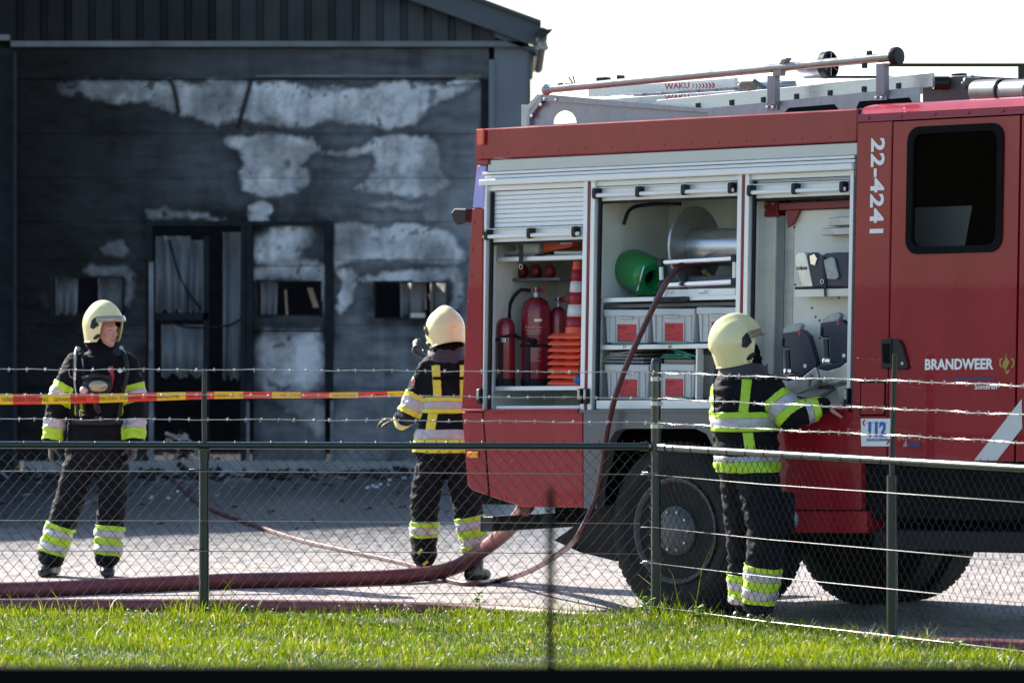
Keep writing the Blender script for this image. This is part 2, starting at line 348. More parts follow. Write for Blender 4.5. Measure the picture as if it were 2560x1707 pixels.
def make_grass():
    n = 135000
    x = RNG.uniform(-3.6, 3.9, n); y = 28.72 - RNG.uniform(0, 1, n) ** 0.9 * 6.4
    q = (x - P2.x) * OUT.x + (y - P2.y) * OUT.y
    ok = ~((q > RNG.uniform(0.12, 0.34, n)) & (x > 0.5)) & (y < RNG.uniform(28.48, 28.72, n)); x = x[ok]; y = y[ok]; n = len(x)
    cl = np.array([mnoise.noise((a * 1.6, b * 1.6, 0.3)) for a, b in zip(x, y)])
    cl2 = np.array([mnoise.noise((a * 6, b * 6, 9.3)) for a, b in zip(x, y)])
    h = RNG.uniform(0.013, 0.046, n) * np.clip(1 + 0.6 * cl + 0.75 * cl2, .25, 2.2)
    tall = RNG.uniform(0, 1, n) < 0.012; h[tall] *= RNG.uniform(1.6, 2.8, tall.sum())
    edge_ = (y > 28.35) & (RNG.uniform(0, 1, n) < 0.16); h[edge_] *= RNG.uniform(1.5, 3.0, edge_.sum())
    for tx, ty in ((-1.76, 28.4), (0.82, 28.4), (2.0, 26.19)):     # longer tufts round the posts
        nr = (np.hypot(x-tx, y-ty) < RNG.uniform(.05, .28, n)); h[nr] *= RNG.uniform(1.3, 2.8, nr.sum())
    w = RNG.uniform(0.0016, 0.0034, n); a = RNG.uniform(0, 2*np.pi, n); ln = RNG.uniform(0.15, 0.9, n) * h
    b = RNG.uniform(0, 2*np.pi, n)
    ca, sa = np.cos(a)*w, np.sin(a)*w; lx, ly = np.cos(b)*ln, np.sin(b)*ln
    z0 = VZ - 0.02 + 0.012 * cl
    V = np.zeros((n, 5, 3))
    V[:, 0] = np.stack([x-ca, y-sa, z0], 1); V[:, 1] = np.stack([x+ca, y+sa, z0], 1)
    V[:, 2] = np.stack([x+ca*.8+lx*.35, y+sa*.8+ly*.35, z0+h*.6], 1); V[:, 3] = np.stack([x-ca*.8+lx*.35, y-sa*.8+ly*.35, z0+h*.6], 1)
    V[:, 4] = np.stack([x+lx, y+ly, z0+h], 1)
    me = bpy.data.meshes.new('grass')
    me.vertices.add(n*5); me.vertices.foreach_set('co', V.reshape(-1))
    base = (np.arange(n)*5)[:, None]
    quads = base + np.array([[0, 1, 2, 3]]); tris = base + np.array([[3, 2, 4]])
    loops = np.concatenate([quads, tris], 1).reshape(-1)
    me.loops.add(n*7); me.loops.foreach_set('vertex_index', loops)
    starts = (np.arange(n)*7)[:, None] + np.array([[0, 4]]); tot = np.tile([4, 3], n)
    me.polygons.add(n*2); me.polygons.foreach_set('loop_start', starts.reshape(-1)); me.polygons.foreach_set('loop_total', tot)
    c1 = np.array([0.016, 0.052, 0.003]); c2 = np.array([0.13, 0.175, 0.006]); c3 = np.array([0.30, 0.26, 0.10])
    t = np.clip(0.45 + 0.8*cl + 0.55*cl2 + RNG.normal(0, 0.3, n), 0, 1)[:, None]
    c = c1*(1-t) + c2*t; dry = RNG.uniform(0, 1, n) < 0.07; c[dry] = c3
    colr = np.ones((n, 5, 4)); colr[:, :, :3] = c[:, None, :]
    at = me.color_attributes.new('tint', 'FLOAT_COLOR', 'POINT'); at.data.foreach_set('color', colr.reshape(-1))
    me.update(calc_edges=True); me.materials.append(grass_material())
    o = bpy.data.objects.new('grass', me); link(o)
    tag(o, 'bright backlit grass covering the verge in front of the fence', 'grass', kind='stuff')
    # clover and daisy heads scattered through the grass
    m2 = MB(); k = 0
    while k < 260:
        fx, fy = RNG.uniform(-3.4, 3.4), 28.6 - RNG.uniform(0, 1) * 4.4
        if not in_verge(fx, fy): continue
        r = RNG.uniform(0.005, 0.010); zz = VZ + RNG.uniform(0.02, 0.045)
        m2.lathe([(0, -r*.5), (r, -r*.1), (r*.7, r*.5), (0, r*.7)], (fx, fy, zz), (RNG.normal(0, .4), RNG.normal(0, .4), 1), 6)
        m2.tube([(fx, fy, VZ - 0.02), (fx, fy, zz)], 0.0012, 3, mi=1); k += 1
    o = m2.build('clover_heads', [mat('clover_head', (0.62, 0.58, 0.50), 0.7, var=0.2, vscale=40), mat('stem_green', (0.10, 0.17, 0.03), 0.6)], smooth=60)
    tag(o, 'small pale clover and daisy heads dotted over the grass', 'flowers', kind='stuff')
make_grass()

M['weed'] = mat('weed_leaf', (0.14, 0.24, 0.02), 0.45, var=0.3, vscale=12)
def weed(px, py_top, D, label, n=9, h=None):
    b = W(px, 1530, D); b.z = VZ - 0.02; tp = W(px, py_top, D); h = tp.z - b.z
    t = thing('weed', label, 'weed', b, group='weeds along the fence')
    mb_ = MB(); mb_.tube([(0, 0, 0), (0.01, 0, h*.5), (0.0, 0.01, h*.97)], [0.004, 0.003, 0.0015], 5); mb_.build('stem', M['weed'], t)
    for i in range(n):
        z = h * (0.25 + 0.72 * i / n); a = i * 2.4 + px; l = 0.035 + 0.03 * random.random(); w = l * 0.38
        d = Vector((math.cos(a), math.sin(a), 0.5)).normalized(); s_ = Vector((-math.sin(a), math.cos(a), 0))
        o0 = Vector((0, 0, z)); up = Vector((0, 0, 0.006))
        pts = [o0, o0 + d*l*.35 + s_*w, o0 + d*l*.75 + s_*w*.6, o0 + d*l + up*-1, o0 + d*l*.75 - s_*w*.6, o0 + d*l*.35 - s_*w]
        pm = [p + up for p in (o0 + d*l*.35, o0 + d*l*.75)]
        MB().add(pts + pm, [(0, 1, 6), (1, 2, 7, 6), (2, 3, 7), (0, 6, 5), (5, 6, 7, 4), (7, 3, 4)]).build('leaf', M['weed'], t, smooth=True)
weed(1195, 1478, 28.5, 'small leafy weed at the grass edge left of the blurred rod', 8)
weed(1618, 1492, 28.1, 'leafy weed growing at the foot of the stout green post', 12)
weed(1745, 1512, 27.9, 'low weed just right of the stout green post', 7)
weed(2245, 1590, 26.0, 'low weed at the foot of the right fence post', 8)
weed(2395, 1600, 25.6, 'weed in the grass right of the right fence post', 7)

# ================================================================== BURNT WAREHOUSE
SB = 234.0; DB = F / SB
def XB(px): return (px - 1280.0) / SB
def ZB(py): return H - (py - HY) / SB
house = thing('burnt_warehouse', 'soot-blackened warehouse with grey cladding, burnt openings and a ribbed gable', 'warehouse', (0, DB, 0))

def vnoise(x, y, s, seed):
    r = np.random.default_rng(seed).uniform(-1, 1, (257, 257)); x = x / s + 1000.0; y = y / s + 1000.0
    xi = np.floor(x).astype(int); yi = np.floor(y).astype(int); fx = x - xi; fy = y - yi
    fx = fx*fx*(3-2*fx); fy = fy*fy*(3-2*fy); xi %= 256; yi %= 256
    return (r[yi, xi]*(1-fx) + r[yi, xi+1]*fx)*(1-fy) + (r[yi+1, xi]*(1-fx) + r[yi+1, xi+1]*fx)*fy
def fnoise(x, y, s, seed):
    return vnoise(x, y, s, seed) + 0.5*vnoise(x, y, s/2.1, seed+1) + 0.28*vnoise(x, y, s/4.3, seed+2) + 0.15*vnoise(x, y, s/9.1, seed+3)
def polydist(x, y, P):
    """signed distance (positive inside)"""
    P = np.array(P, float); d = np.full(x.shape, 1e9); ins = np.zeros(x.shape, bool)
    for i in range(len(P)):
        a = P[i]; b = P[(i+1) % len(P)]; e = b - a
        t = np.clip(((x-a[0])*e[0] + (y-a[1])*e[1]) / (e@e + 1e-9), 0, 1)
        d = np.minimum(d, np.hypot(x-a[0]-t*e[0], y-a[1]-t*e[1]))
        c = ((a[1] > y) != (b[1] > y)) & (x < (b[0]-a[0]) * (y-a[1]) / (b[1]-a[1] + 1e-12) + a[0]); ins ^= c
    return np.where(ins, d, -d)
# where the soot has burnt off: outlines on the wall, brightness, softness of the edge
PATCH = [
 ([(150,205),(420,207),(640,207),(880,216),(1000,213),(1190,206),(1195,214),(1130,240),(1080,265),(1040,300),(990,316),(940,322),(880,308),(830,300),(760,310),(700,318),(650,312),(600,305),(540,310),(480,300),(440,285),(400,270),(330,262),(240,245),(190,235),(150,225)], .36, 7, 9),
 ([(555,337),(640,340),(720,338),(780,345),(800,372),(850,385),(900,378),(935,352),(1000,340),(1060,345),(1090,360),(1095,400),(1105,430),(1125,465),(1105,476),(1060,490),(1010,495),(960,486),(893,470),(915,450),(940,430),(942,405),(930,382),(880,396),(830,382),(790,380),(768,400),(748,420),(770,440),(775,466),(740,480),(690,487),(640,485),(603,470),(600,440),(612,410),(600,375),(570,360)], .34, 6, 7),
 ([(622,512),(650,503),(680,508),(685,525),(670,540),(672,553),(630,553),(628,535)], .28, 5, 5),
 ([(834,558),(900,557),(945,580),(1000,564),(1080,568),(1130,590),(1160,630),(1163,650),(1140,664),(1080,658),(1000,648),(940,648),(880,655),(836,670)], .27, 5, 5),
 ([(838,672),(880,672),(902,697),(890,720),(870,765),(852,786),(840,765),(848,725),(858,700)], .27, 5, 5),
 ([(905,702),(960,682),(1060,671),(1140,668),(1165,690),(1162,760),(1145,775),(1128,775),(1138,730),(1126,704),(930,706)], .27, 5, 6),
 ([(640,590),(700,575),(762,570),(768,600),(745,645),(700,655),(655,652),(640,640)], .34, 18, 14),
 ([(630,672),(700,660),(792,650),(812,680),(810,785),(797,785),(792,700),(650,702),(632,705)], .25, 9, 8),
 ([(648,838),(790,828),(797,860),(806,925),(800,950),(770,990),(655,985),(634,900),(634,870)], .42, 14, 9),
 ([(690,1003),(800,1003),(812,1095),(792,1085),(740,1040)], .20, 12, 9),
 ([(255,616),(280,597),(310,600),(328,622),(310,638),(268,632)], .24, 4, 4),
 ([(213,682),(225,665),(320,662),(341,682),(338,735),(325,764),(316,762),(322,705),(312,690),(220,694)], .22, 6, 5),
 ([(98,728),(118,724),(126,772),(108,762)], .16, 6, 5),
 ([(366,532),(425,527),(470,540),(520,536),(560,548),(560,553),(366,553)], .17, 6, 8),
 ([(920,512),(1000,508),(1090,512),(1080,520),(1000,522),(930,520)], .18, 8, 8),
 ([(1055,532),(1090,528),(1085,548),(1070,556)], .14, 9, 7),
 ([(1150,194),(1200,192),(1200,206),(1120,206)], .50, 3, 3),
]
CHAR = ((366, 550, 618, 1152), (616, 556, 834, 840), (130, 692, 312, 790), (936, 705, 1120, 797), (616, 985, 834, 1010))
def soot_vignette_colour(x, y):
    wx = 10*fnoise(x, y, 70, 3) + 5*fnoise(x, y, 18, 8); wy = 10*fnoise(x, y, 70, 5) + 5*fnoise(x, y, 18, 12)
    vignette = np.clip((x - 60) / 900.0, 0, 1)  # vignette darkness towards the left, painted into the soot colour
    base = 0.003 + 0.18 * vignette**1.5
    base = base * np.clip(1 + 0.42*fnoise(x, y, 170, 21) + 0.20*fnoise(x*0.22, y, 16, 33) + 0.22*fnoise(x, y*0.25, 40, 35), .25, 2)
    base = base * (0.5 + 0.5*np.clip((y-150)/240.0, 0, 1))
    up_ = np.zeros(x.shape)
    for (x0, y0, x1, y1) in CHAR[:4]:     # soot tongues running up from the openings
        xx = np.clip((x-x0)/(x1-x0), 0, 1); hgt = 90*np.sin(np.pi*xx)*(1 + .5*fnoise(x, y*.3, 40, 141))
        up_ = np.maximum(up_, np.clip(1 - (y0-y)/np.maximum(hgt, 1), 0, 1) * (y < y0) * (x > x0-10) * (x < x1+10))
    base = base * (1 - .6*up_)
    for (x0, y0, x1, y1) in CHAR:          # charred border round every burnt opening
        d = np.hypot(np.maximum(np.maximum(x0-x, x-x1), 0), np.maximum(np.maximum(y0-y, y-y1), 0)) + 12*fnoise(x, y, 50, 91)
        base = base * (0.35 + 0.65*np.clip(d/42.0, 0, 1))
    col = base[..., None] * np.array([0.93, 0.99, 1.07])
    veil = np.clip(0.5 + 0.75*fnoise(x, y, 110, 71), 0, 1)
    streak = 1 + 0.22*fnoise(x, y*0.2, 22, 77)
    for k, (P, br, soft, amp) in enumerate(PATCH):
        d = polydist(x + wx*amp/9.0, y + wy*amp/9.0, P) + 3.0*fnoise(x, y, 13, 101+k)
        mk = np.clip(d/(soft*3.2) + 0.42, 0, 1); mk = mk*mk*(3-2*mk)
        halo = np.clip(1 + d/26.0, 0, 1) * (1 - mk)                       # darker singe just outside
        col = col * (1 - 0.45*halo[..., None])
        inner = 0.70 + 0.42*np.exp(-np.clip(d, 0, None)/13.0)
        mott = inner * streak * (1 + 0.26*fnoise(x, y, 44, 40+k) + 0.15*fnoise(x, y, 10, 60+k)) * (0.62 + 0.5*veil)
        b2 = 2.0 * br * np.clip(mott, .12, 2) * (0.18 + 0.82*np.clip((x-120)/560.0, 0, 1))  # burnt-off patches get the same painted darkening on the left
        holes = np.clip((fnoise(x, y, 24, 80+k) - 0.72)*4, 0, 1) * np.clip(1.6 - d/38.0, 0, 1)
        mk = mk * (1 - 0.85*holes) * (0.72 + 0.28*veil)
        cc = b2[..., None] * np.array([1.0, 1.0, 1.0])
        col = col*(1-mk[..., None]) + cc*mk[..., None]
    # sagged dark cables across the top band
    for (xa, ya, xb, yb) in ((424, 203, 446, 282), (628, 203, 594, 325)):
        t = np.clip((y-ya)/(yb-ya), 0, 1); dx = np.abs(x - (xa + (xb-xa)*np.sqrt(t) if xa < xb else xa + (xb-xa)*t))
        mk = np.clip(1.4 - dx/7.0, 0, 1) * ((y > ya-4) & (y < yb)); col = col*(1-mk[..., None]) + 0.012*mk[..., None]
    return np.clip(col, 0.004, 0.62)

def soot_material():
    m = bpy.data.materials.new('sooted_cladding'); m.use_nodes = True; nt = m.node_tree; N = nt.nodes; L = nt.links
    p = N['Principled BSDF']; p.inputs['Roughness'].default_value = 0.6; p.inputs['Specular IOR Level'].default_value = 0.2
    at = N.new('ShaderNodeAttribute'); at.attribute_name = 'soot'; L.new(at.outputs['Color'], p.inputs['Base Color'])
    tc = N.new('ShaderNodeTexCoord'); wv = N.new('ShaderNodeTexWave'); wv.wave_type = 'BANDS'; wv.bands_direction = 'Z'; wv.wave_profile = 'SAW'
    wv.inputs['Scale'].default_value = 0.314 * 7.0; L.new(tc.outputs['Object'], wv.inputs['Vector'])
    bp = N.new('ShaderNodeBump'); bp.inputs['Strength'].default_value = 0.35; bp.inputs['Distance'].default_value = 0.012
    L.new(wv.outputs['Fac'], bp.inputs['Height']); L.new(bp.outputs[0], p.inputs['Normal']); return m
M['soot'] = soot_material(); M['soot_back'] = mat('sooty_backing', (.012, .013, .015), .8)

def soot_panel(name, x0, y0, x1, y1, y=0.0, hole=None, th=0.05, step=4.0, parent=None):
    def axis(a, b, cuts):
        pts = sorted(set([a, b] + [c for c in cuts if a < c < b])); out = []
        for p, q in zip(pts, pts[1:]):
            k = max(1, round((q-p)/step)); out += [p + (q-p)*i/k for i in range(k)]
        return np.array(out + [b])
    gx = axis(x0, x1, hole[0::2] if hole else []); gy = axis(y0, y1, hole[1::2] if hole else [])
    X, Y = np.meshgrid(gx, gy); c = soot_vignette_colour(X, Y)
    wv = .022*fnoise(X, Y, 150, 201) + .007*fnoise(X*.4, Y, 60, 205) + .0015*fnoise(X, Y, 20, 209)     # heat has buckled the sheets
    V = np.stack([(X-1280)/SB, y + wv - .02, H-(Y-HY)/SB], -1).reshape(-1, 3)
    nx = len(gx); ii, jj = np.meshgrid(np.arange(nx-1), np.arange(len(gy)-1))
    keep = np.ones(ii.shape, bool)
    if hole:
        cx = (gx[:-1]+gx[1:])/2; cy = (gy[:-1]+gy[1:])/2; CX, CY = np.meshgrid(cx, cy)
        keep = ~((CX > hole[0]) & (CX < hole[2]) & (CY > hole[1]) & (CY < hole[3]))
    a = (jj*nx + ii)[keep]; fs = np.stack([a+nx, a+nx+1, a+1, a], 1)
    me = bpy.data.meshes.new(name); me.from_pydata(V.tolist(), [], fs.tolist())
    at = me.color_attributes.new('soot', 'FLOAT_COLOR', 'POINT')
    at.data.foreach_set('color', np.concatenate([c, np.ones(c.shape[:2]+(1,))], -1).reshape(-1))
    me.materials.append(M['soot']); o = bpy.data.objects.new(name, me); link(o, parent or house)
    md = o.modifiers.new('thickness', 'SOLIDIFY'); md.thickness = th; md.offset = -1.0
    return o

g = 0.6
hb0 = lambda a, b, c, d: MB().box((a-1280)/SB, (c-1280)/SB, .058, .09, H-(d-HY)/SB, H-(b-HY)/SB).build('light_block_sheet', M['soot_back'], house)  # added behind the panels so no sun leaks through their seams
for (a, b) in ((200, 335), (335, 445), (445, 555)):
    soot_panel('cladding_panel', 45, a+g, 1203, b-g)
for (a, b) in ((555, 650), (650, 812), (812, 970), (970, 1152)):
    soot_panel('cladding_panel', 45, a+g, 366, b-g, hole=(130, 692, 312, 790) if a == 650 else None)
    soot_panel('cladding_panel', 834, a+g, 1203, b-g, hole=(936, 705, 1120, 797) if a == 650 else None)
for q_ in ((40, 196, 1206, 548), (40, 548, 364, 688), (40, 794, 364, 1150), (40, 688, 126, 794), (316, 688, 364, 794), (836, 548, 1206, 701), (836, 801, 1206, 1150), (836, 701, 932, 801), (1124, 701, 1206, 801), (630, 560, 815, 698), (630, 794, 815, 1150)): hb0(*q_)
# second pass door: leaf with a small window and a pale lower panel
soot_panel('door_leaf', 634, 562, 812, 664, y=0.03)
soot_panel('door_leaf', 634, 666, 812, 826, y=0.03, hole=(642, 702, 804, 790))
soot_panel('door_leaf', 634, 830, 812, 992, y=0.03)
soot_panel('door_leaf', 634, 996, 812, 1150, y=0.03)
M['char'] = mat('charred_steel', (0.014, 0.015, 0.018), 0.7, var=0.5, vscale=6, spec=0.15)
M['char_l'] = mat('scorched_steel_post', (0.20, 0.22, 0.25), 0.5, 0.2, col2=(0.05, 0.05, 0.055), vscale=2.2)
M['wall_g'] = mat('grey_corner_cladding', (0.13, 0.15, 0.175), 0.5, var=0.2, vscale=1.3)
M['wall_d'] = mat('sooty_lintel', (0.026, 0.031, 0.038), 0.6, var=0.5, vscale=1.2, spec=0.2)
M['trim'] = mat('pale_trim', (0.13, 0.135, 0.135), 0.5, var=0.35, vscale=2.0)
M['clad'] = mat('sooty_ribbed_sheet', (0.028, 0.031, 0.035), 0.6, col2=(0.065, 0.067, 0.068), vscale=0.7, spec=0.2)
M['fascia'] = mat('dark_fascia', (0.05, 0.062, 0.075), 0.5, var=0.2, vscale=1.0)
M['roof'] = mat('roof_sheet', (0.05, 0.055, 0.06), 0.6, var=0.2)
M['conc'] = mat('concrete_sill', (0.22, 0.23, 0.235), 0.8, var=0.2, vscale=4, bump=0.2)
def hb(name, x0, y0, x1, y1, d0, d1, m, bev=0.0, parent=None):
    return MB().box(XB(x0), XB(x1), d0, d1, ZB(y1), ZB(y0)).build(name, m, parent or house, bev=bev)
# frames of the door bay and the window frames
for (x0, x1, ya, yb, m_) in ((366, 381, 548, 655, 'char'), (372, 384, 655, 1152, 'char_l'), (602, 615, 560, 1152, 'char'), (616, 633, 556, 1000, 'char'), (616, 624, 1002, 1150, 'char_l'), (813, 833, 556, 1000, 'char'), (826, 834, 1000, 1152, 'char_l')):
    hb('door_post', x0, ya, x1, yb, -0.04, 0.06, M[m_], 0.004)
hb('door_header', 366, 553, 834, 564, -0.045, 0.05, M['char'])
hb('door_rail', 384, 782, 520, 800, 0.0, 0.05, M['char'])
hb('door_post', 508, 590, 522, 1152, 0.0, 0.05, M['char'])
hb('door_sill', 60, 1152, 1240, 1182, -0.06, 0.4, M['conc'])
for (x0, y0, x1, y1, y_) in ((130, 692, 312, 790, -0.02), (936, 705, 1120, 797, -0.02), (642, 702, 804, 790, 0.01)):
    fr = MB().ring([(XB(a), ZB(b)) for a, b in ((x0-3, y1+3), (x1+3, y1+3), (x1+3, y0-3), (x0-3, y0-3))],
                   [(XB(a), ZB(b)) for a, b in ((x0+3, y1-3), (x1-3, y1-3), (x1-3, y0+3), (x0+3, y0+3))], y_, y_+0.10).build('window_frame', M['char'], house)
# jamb, corner wall, lintel
hb('door_jamb', 1203, 198, 1222, 1152, -0.03, 0.1, M['char'])
hb('jamb_trim', 1222, 150, 1236, 1152, -0.05, 0.1, M['wall_g'], 0.004)
hb('corner_panel', 1236, 120, 1322, 1180, 0.0, 0.12, M['wall_g'])
hb('corner_flashing', 1322, 120, 1327, 1180, -0.02, 14.0, M['fascia'])
soot_panel('lintel_panel', 45, 121, 1222, 198)
hb('lintel_light_block', -170, 60, 1236, 198, 0.105, 0.18, M['char'])  # unseen block added behind the lintel against sun leaking onto the trim
hb('lintel_trim', 640, 188, 1203, 194, -0.05, 0.0, M['trim'], 0.003)
hb('left_pier', -160, 121, 45, 1180, -0.02, 0.2, M['char'])
hb('downpipe', 36, 130, 44, 1180, -0.14, -0.06, M['wall_d'], 0.02)
hb('gable_trim', 29, 104, 1322, 119, -0.10, 0.02, M['trim'], 0.004)
hb('gable_trim', -160, 88, 27, 103, -0.10, 0.02, M['trim'], 0.004)
RX, RZ, SL = XB(1346), ZB(58), 0.37
def rake(x): return RZ + SL * (RX - x)
RIDGE = -17.5
# ribbed gable sheets, one per rib; vignette darkness is painted in towards the left
for k_, f_ in enumerate((.22, .45, .8, 1.25)):
    M['clad_%d' % k_] = mat('sooty_ribbed_sheet', (0.026*f_, 0.029*f_, 0.033*f_), 0.6, col2=(0.062*f_, 0.064*f_, 0.066*f_), vscale=0.7, spec=0.15)
p60 = 60.0 / SB
for i in range(26):
    xa = XB(-180 + 60.0 * i); xb = xa + p60
    if xb > RX - 0.05: continue
    zt = min(rake(xb) - 0.03, ZB(-240)); zb = ZB(105)
    if zt <= zb + 0.02: continue
    pr = [(0, .0), (.66, .0), (.72, .05), (.94, .05), (1.0, .0)]
    mb = MB(); vv = []
    for t, d in pr: vv += [(xa + t*p60, d, zb), (xa + t*p60, d, zt)]
    mb.add(vv, [(2*k, 2*k+2, 2*k+3, 2*k+1) for k in range(len(pr)-1)])
    so = mb.build('ribbed_sheet', M['clad_%d' % min(3, i // 6)], house); md = so.modifiers.new('thickness', 'SOLIDIFY'); md.thickness = 0.012
# the gable wall beyond the frame and the roof
xl = XB(-180)
MB().prism([(xl, ZB(-240)), (xl, ZB(104)), (-35.5, ZB(104)), (-35.5, RZ), (RIDGE, rake(RIDGE)), (XB(1200)-3, rake(XB(1200)-3)-.05), (XB(1200)-3, ZB(-240))], 0.03, 0.12).build('gable_wall', M['clad'], house)
MB().box(-35.5, XB(-160), 0.0, 0.2, 0, ZB(103)).build('far_wall', M['wall_d'], house)
def slope(name, xa, xb, t0, t1, d0, d1, m, parent=house):
    return MB().prism([(xa, rake(xa)+t0), (xb, rake(xb)+t0), (xb, rake(xb)+t1), (xa, rake(xa)+t1)], d0, d1).build(name, m, parent)
slope('rake_fascia', RIDGE, RX - 0.02, -0.27, -0.015, -0.16, -0.10, M['fascia'])
slope('roof_edge', RIDGE, RX + 0.03, -0.012, 0.03, -0.22, 1.2, M['roof'])
MB().prism([(RIDGE, rake(RIDGE)), (-35.5, RZ), (-35.5, RZ+.04), (RIDGE, rake(RIDGE)+.04)], -0.2, 1.2).build('roof_edge', M['roof'], house)
slope('roof_back', RIDGE, RX, -0.05, 0.03, 7.5, 14.0, M['roof'])
slope('soffit', XB(1236), RX - 0.02, -0.33, -0.275, -0.10, 0.9, M['fascia'])
MB().lathe([(0.0, 0), (0.06, 0), (0.06, 9.0)], (XB(1356), -0.3, ZB(86)), (0, 1, 0), 12).build('gutter', M['black'], house, smooth=40)
MB().prism([(XB(1338), ZB(100)), (XB(1372), ZB(90)), (XB(1384), ZB(76)), (XB(1340), ZB(78))], -0.32, -0.28).build('gutter_end', M['black'], house)
mb = MB()
for k in range(9):
    mb.ell((XB(1340 + 3*k), -0.12 + 0.03*random.random(), ZB(116 + 6*math.sin(k*1.7))), (0.035, 0.04, 0.03), 8, 6)
mb.build('torn_insulation', mat('torn_insulation', (0.45, 0.43, 0.38), 0.9, var=0.3, vscale=10), house, smooth=True)
# inside: back wall, floor soot, hanging scorched sheets that catch sun through the burnt roof
MB().box(-14, 0.2, 10.0, 10.1, 0, 3.6).build('back_wall', M['char'], house)
MB().box(0.1, 0.2, 0.4, 10.0, 0, ZB(121)).build('side_wall', M['char'], house)
M['sheet'] = mat('scorched_curtain', (0.20, 0.215, 0.235), 0.5, col2=(0.09, 0.10, 0.11), vscale=2.2, stretch=(3, 3, .5))
M['pale'] = mat('exposed_pale_board', (0.62, 0.52, 0.44), 0.7, var=0.15, vscale=10)
def curtain(x0, x1, y0, y1, d, m, nm='hanging_sheet', waves=2.5, amp=0.03):
    mb_ = MB(); n_ = 24; vv = []
    for i in range(n_+1):
        t = i/n_; xx = XB(x0 + (x1-x0)*t); dd = d + amp*math.sin(t*waves*2*math.pi)
        vv += [(xx, dd, ZB(y1 + 8*math.sin(t*17))), (xx + .02*math.sin(t*9), dd+.02, ZB(y0))]
    mb_.add(vv, [(2*i, 2*i+2, 2*i+3, 2*i+1) for i in range(n_)])
    so_ = mb_.build(nm, m, house, smooth=True); md_ = so_.modifiers.new('thickness', 'SOLIDIFY'); md_.thickness = 0.006
curtain(386, 470, 590, 780, 0.22, M['sheet'], waves=2.2); curtain(470, 507, 600, 782, 0.25, M['sheet'], waves=.8)
curtain(400, 507, 812, 940, 0.24, M['sheet'], waves=1.7); curtain(555, 600, 580, 945, 0.22, M['sheet'], waves=.8)
curtain(135, 190, 695, 788, 0.18, M['sheet'], waves=.8); curtain(240, 300, 695, 788, 0.3, M['sheet'], waves=.8)
curtain(650, 690, 704, 790, 0.25, M['sheet'], waves=.8); curtain(1000, 1060, 706, 797, 0.25, M['sheet'], waves=1.2); curtain(1075, 1115, 706, 797, 0.3, M['sheet'], waves=.8)
for (xa, ya, xb, yb, w_) in ((402, 722, 412, 780, 7), (428, 742, 436, 782, 6), (428, 828, 430, 870, 6), (430, 870, 452, 946, 6), (564, 862, 576, 948, 8), (318, 720, 322, 775, 7), (704, 725, 708, 790, 6),
                             (1003, 745, 1010, 770, 6), (1057, 702, 1060, 775, 6), (1070, 735, 1085, 775, 10), (766, 720, 782, 770, 14), (398, 830, 406, 848, 5), (579, 800, 604, 792, 6)):
    MB().prism([(XB(xa-w_/2), ZB(ya)), (XB(xa+w_/2), ZB(ya)), (XB(xb+w_/2), ZB(yb)), (XB(xb-w_/2), ZB(yb))], 0.9, 0.93).build('pale_board', M['pale'], house)
hb('inner_sill_board', 1026, 783, 1062, 796, 0.1, 0.5, M['pale'])
mb = MB(); mb.tube(spline([(XB(420), .2, ZB(600)), (XB(450), .2, ZB(700)), (XB(500), .2, ZB(775))]), 0.012, 6)
mb.tube(spline([(XB(400), .18, ZB(800)), (XB(470), .18, ZB(818)), (XB(560), .18, ZB(815)), (XB(600), .18, ZB(798))]), 0.01, 6)
mb.build('sagging_cable', M['char'], house, smooth=True)

# rubble in the doorway
rub = thing('rubble_heap', 'heap of charred and pale broken boards in the burnt doorway', 'rubble', (XB(440), DB + 0.35, 0.02))
mb = MB()
for k in range(90):
    a = random.uniform(0, 6.28); r_ = abs(random.gauss(0, .32)); hh = max(0, .42 - r_*.7) * random.random()
    c = Vector((math.cos(a)*r_*1.1, math.sin(a)*r_*.45, hh)); l = random.uniform(.05, .22)
    d = Vector((random.gauss(0, 1), random.gauss(0, 1), random.gauss(0, .5))).normalized() * l
    mb.tube([c - d*.5, c + d*.5], random.uniform(.008, .022), 4, mi=(0 if random.random() < .45 else 1))
ro = mb.build('broken_boards', [mat('pale_splinters', (0.52, 0.45, 0.38), .8, var=.3), M['char']], rub); ro['kind'] = 'stuff'
# charred fragments fallen along the foot of the wall
mb = MB()
for k in range(560):
    xx = random.uniform(-5.6, 1.2); yy = DB - .1 - abs(random.gauss(0, 1.3)) - (11*random.random()**1.5 if random.random() < .4 else 0); r_ = random.uniform(.012, .05) * (1.7 if random.random() < .08 else 1) * (.42 if yy < DB - 2.5 else 1)
    d = Vector((random.gauss(0, 1), random.gauss(0, 1), random.gauss(0, .35))).normalized() * r_ * random.uniform(1, 3)
    mb.tube([Vector((xx, yy, r_*.4)) - d, Vector((xx, yy, r_*.5)) + d], [r_*.5, r_*.35], 4, mi=(0 if random.random() < .82 else 1))
o = mb.build('charred_fragments', [M['char'], mat('ash_grey', (.22, .22, .23), .9, var=.3)]); tag(o, 'charred fragments strewn along the foot of the burnt wall', 'debris', kind='stuff')
# scraps and foam on the wet yard
mb = MB()
for (px_, py_, n_) in ((900, 1172, 40), (1000, 1195, 6), (475, 1222, 5), (440, 1242, 5), (930, 1215, 6), (840, 1170, 16), (560, 1190, 4)):
    D_ = F * H / (py_ - HY)
    for k in range(n_):
        c = W(px_ + random.gauss(0, 34), py_, D_); r_ = random.uniform(.006, .018)
        mb.ell((c.x, D_ + random.gauss(0, .45), r_*.3), (r_*1.4, r_, r_*.8), 6, 4)
o = mb.build('foam_scraps', mat('foam_white', (0.62, 0.64, 0.68), .6, var=.2), smooth=True)
tag(o, 'scattered white foam scraps on the wet ground before the building', 'foam', kind='stuff')
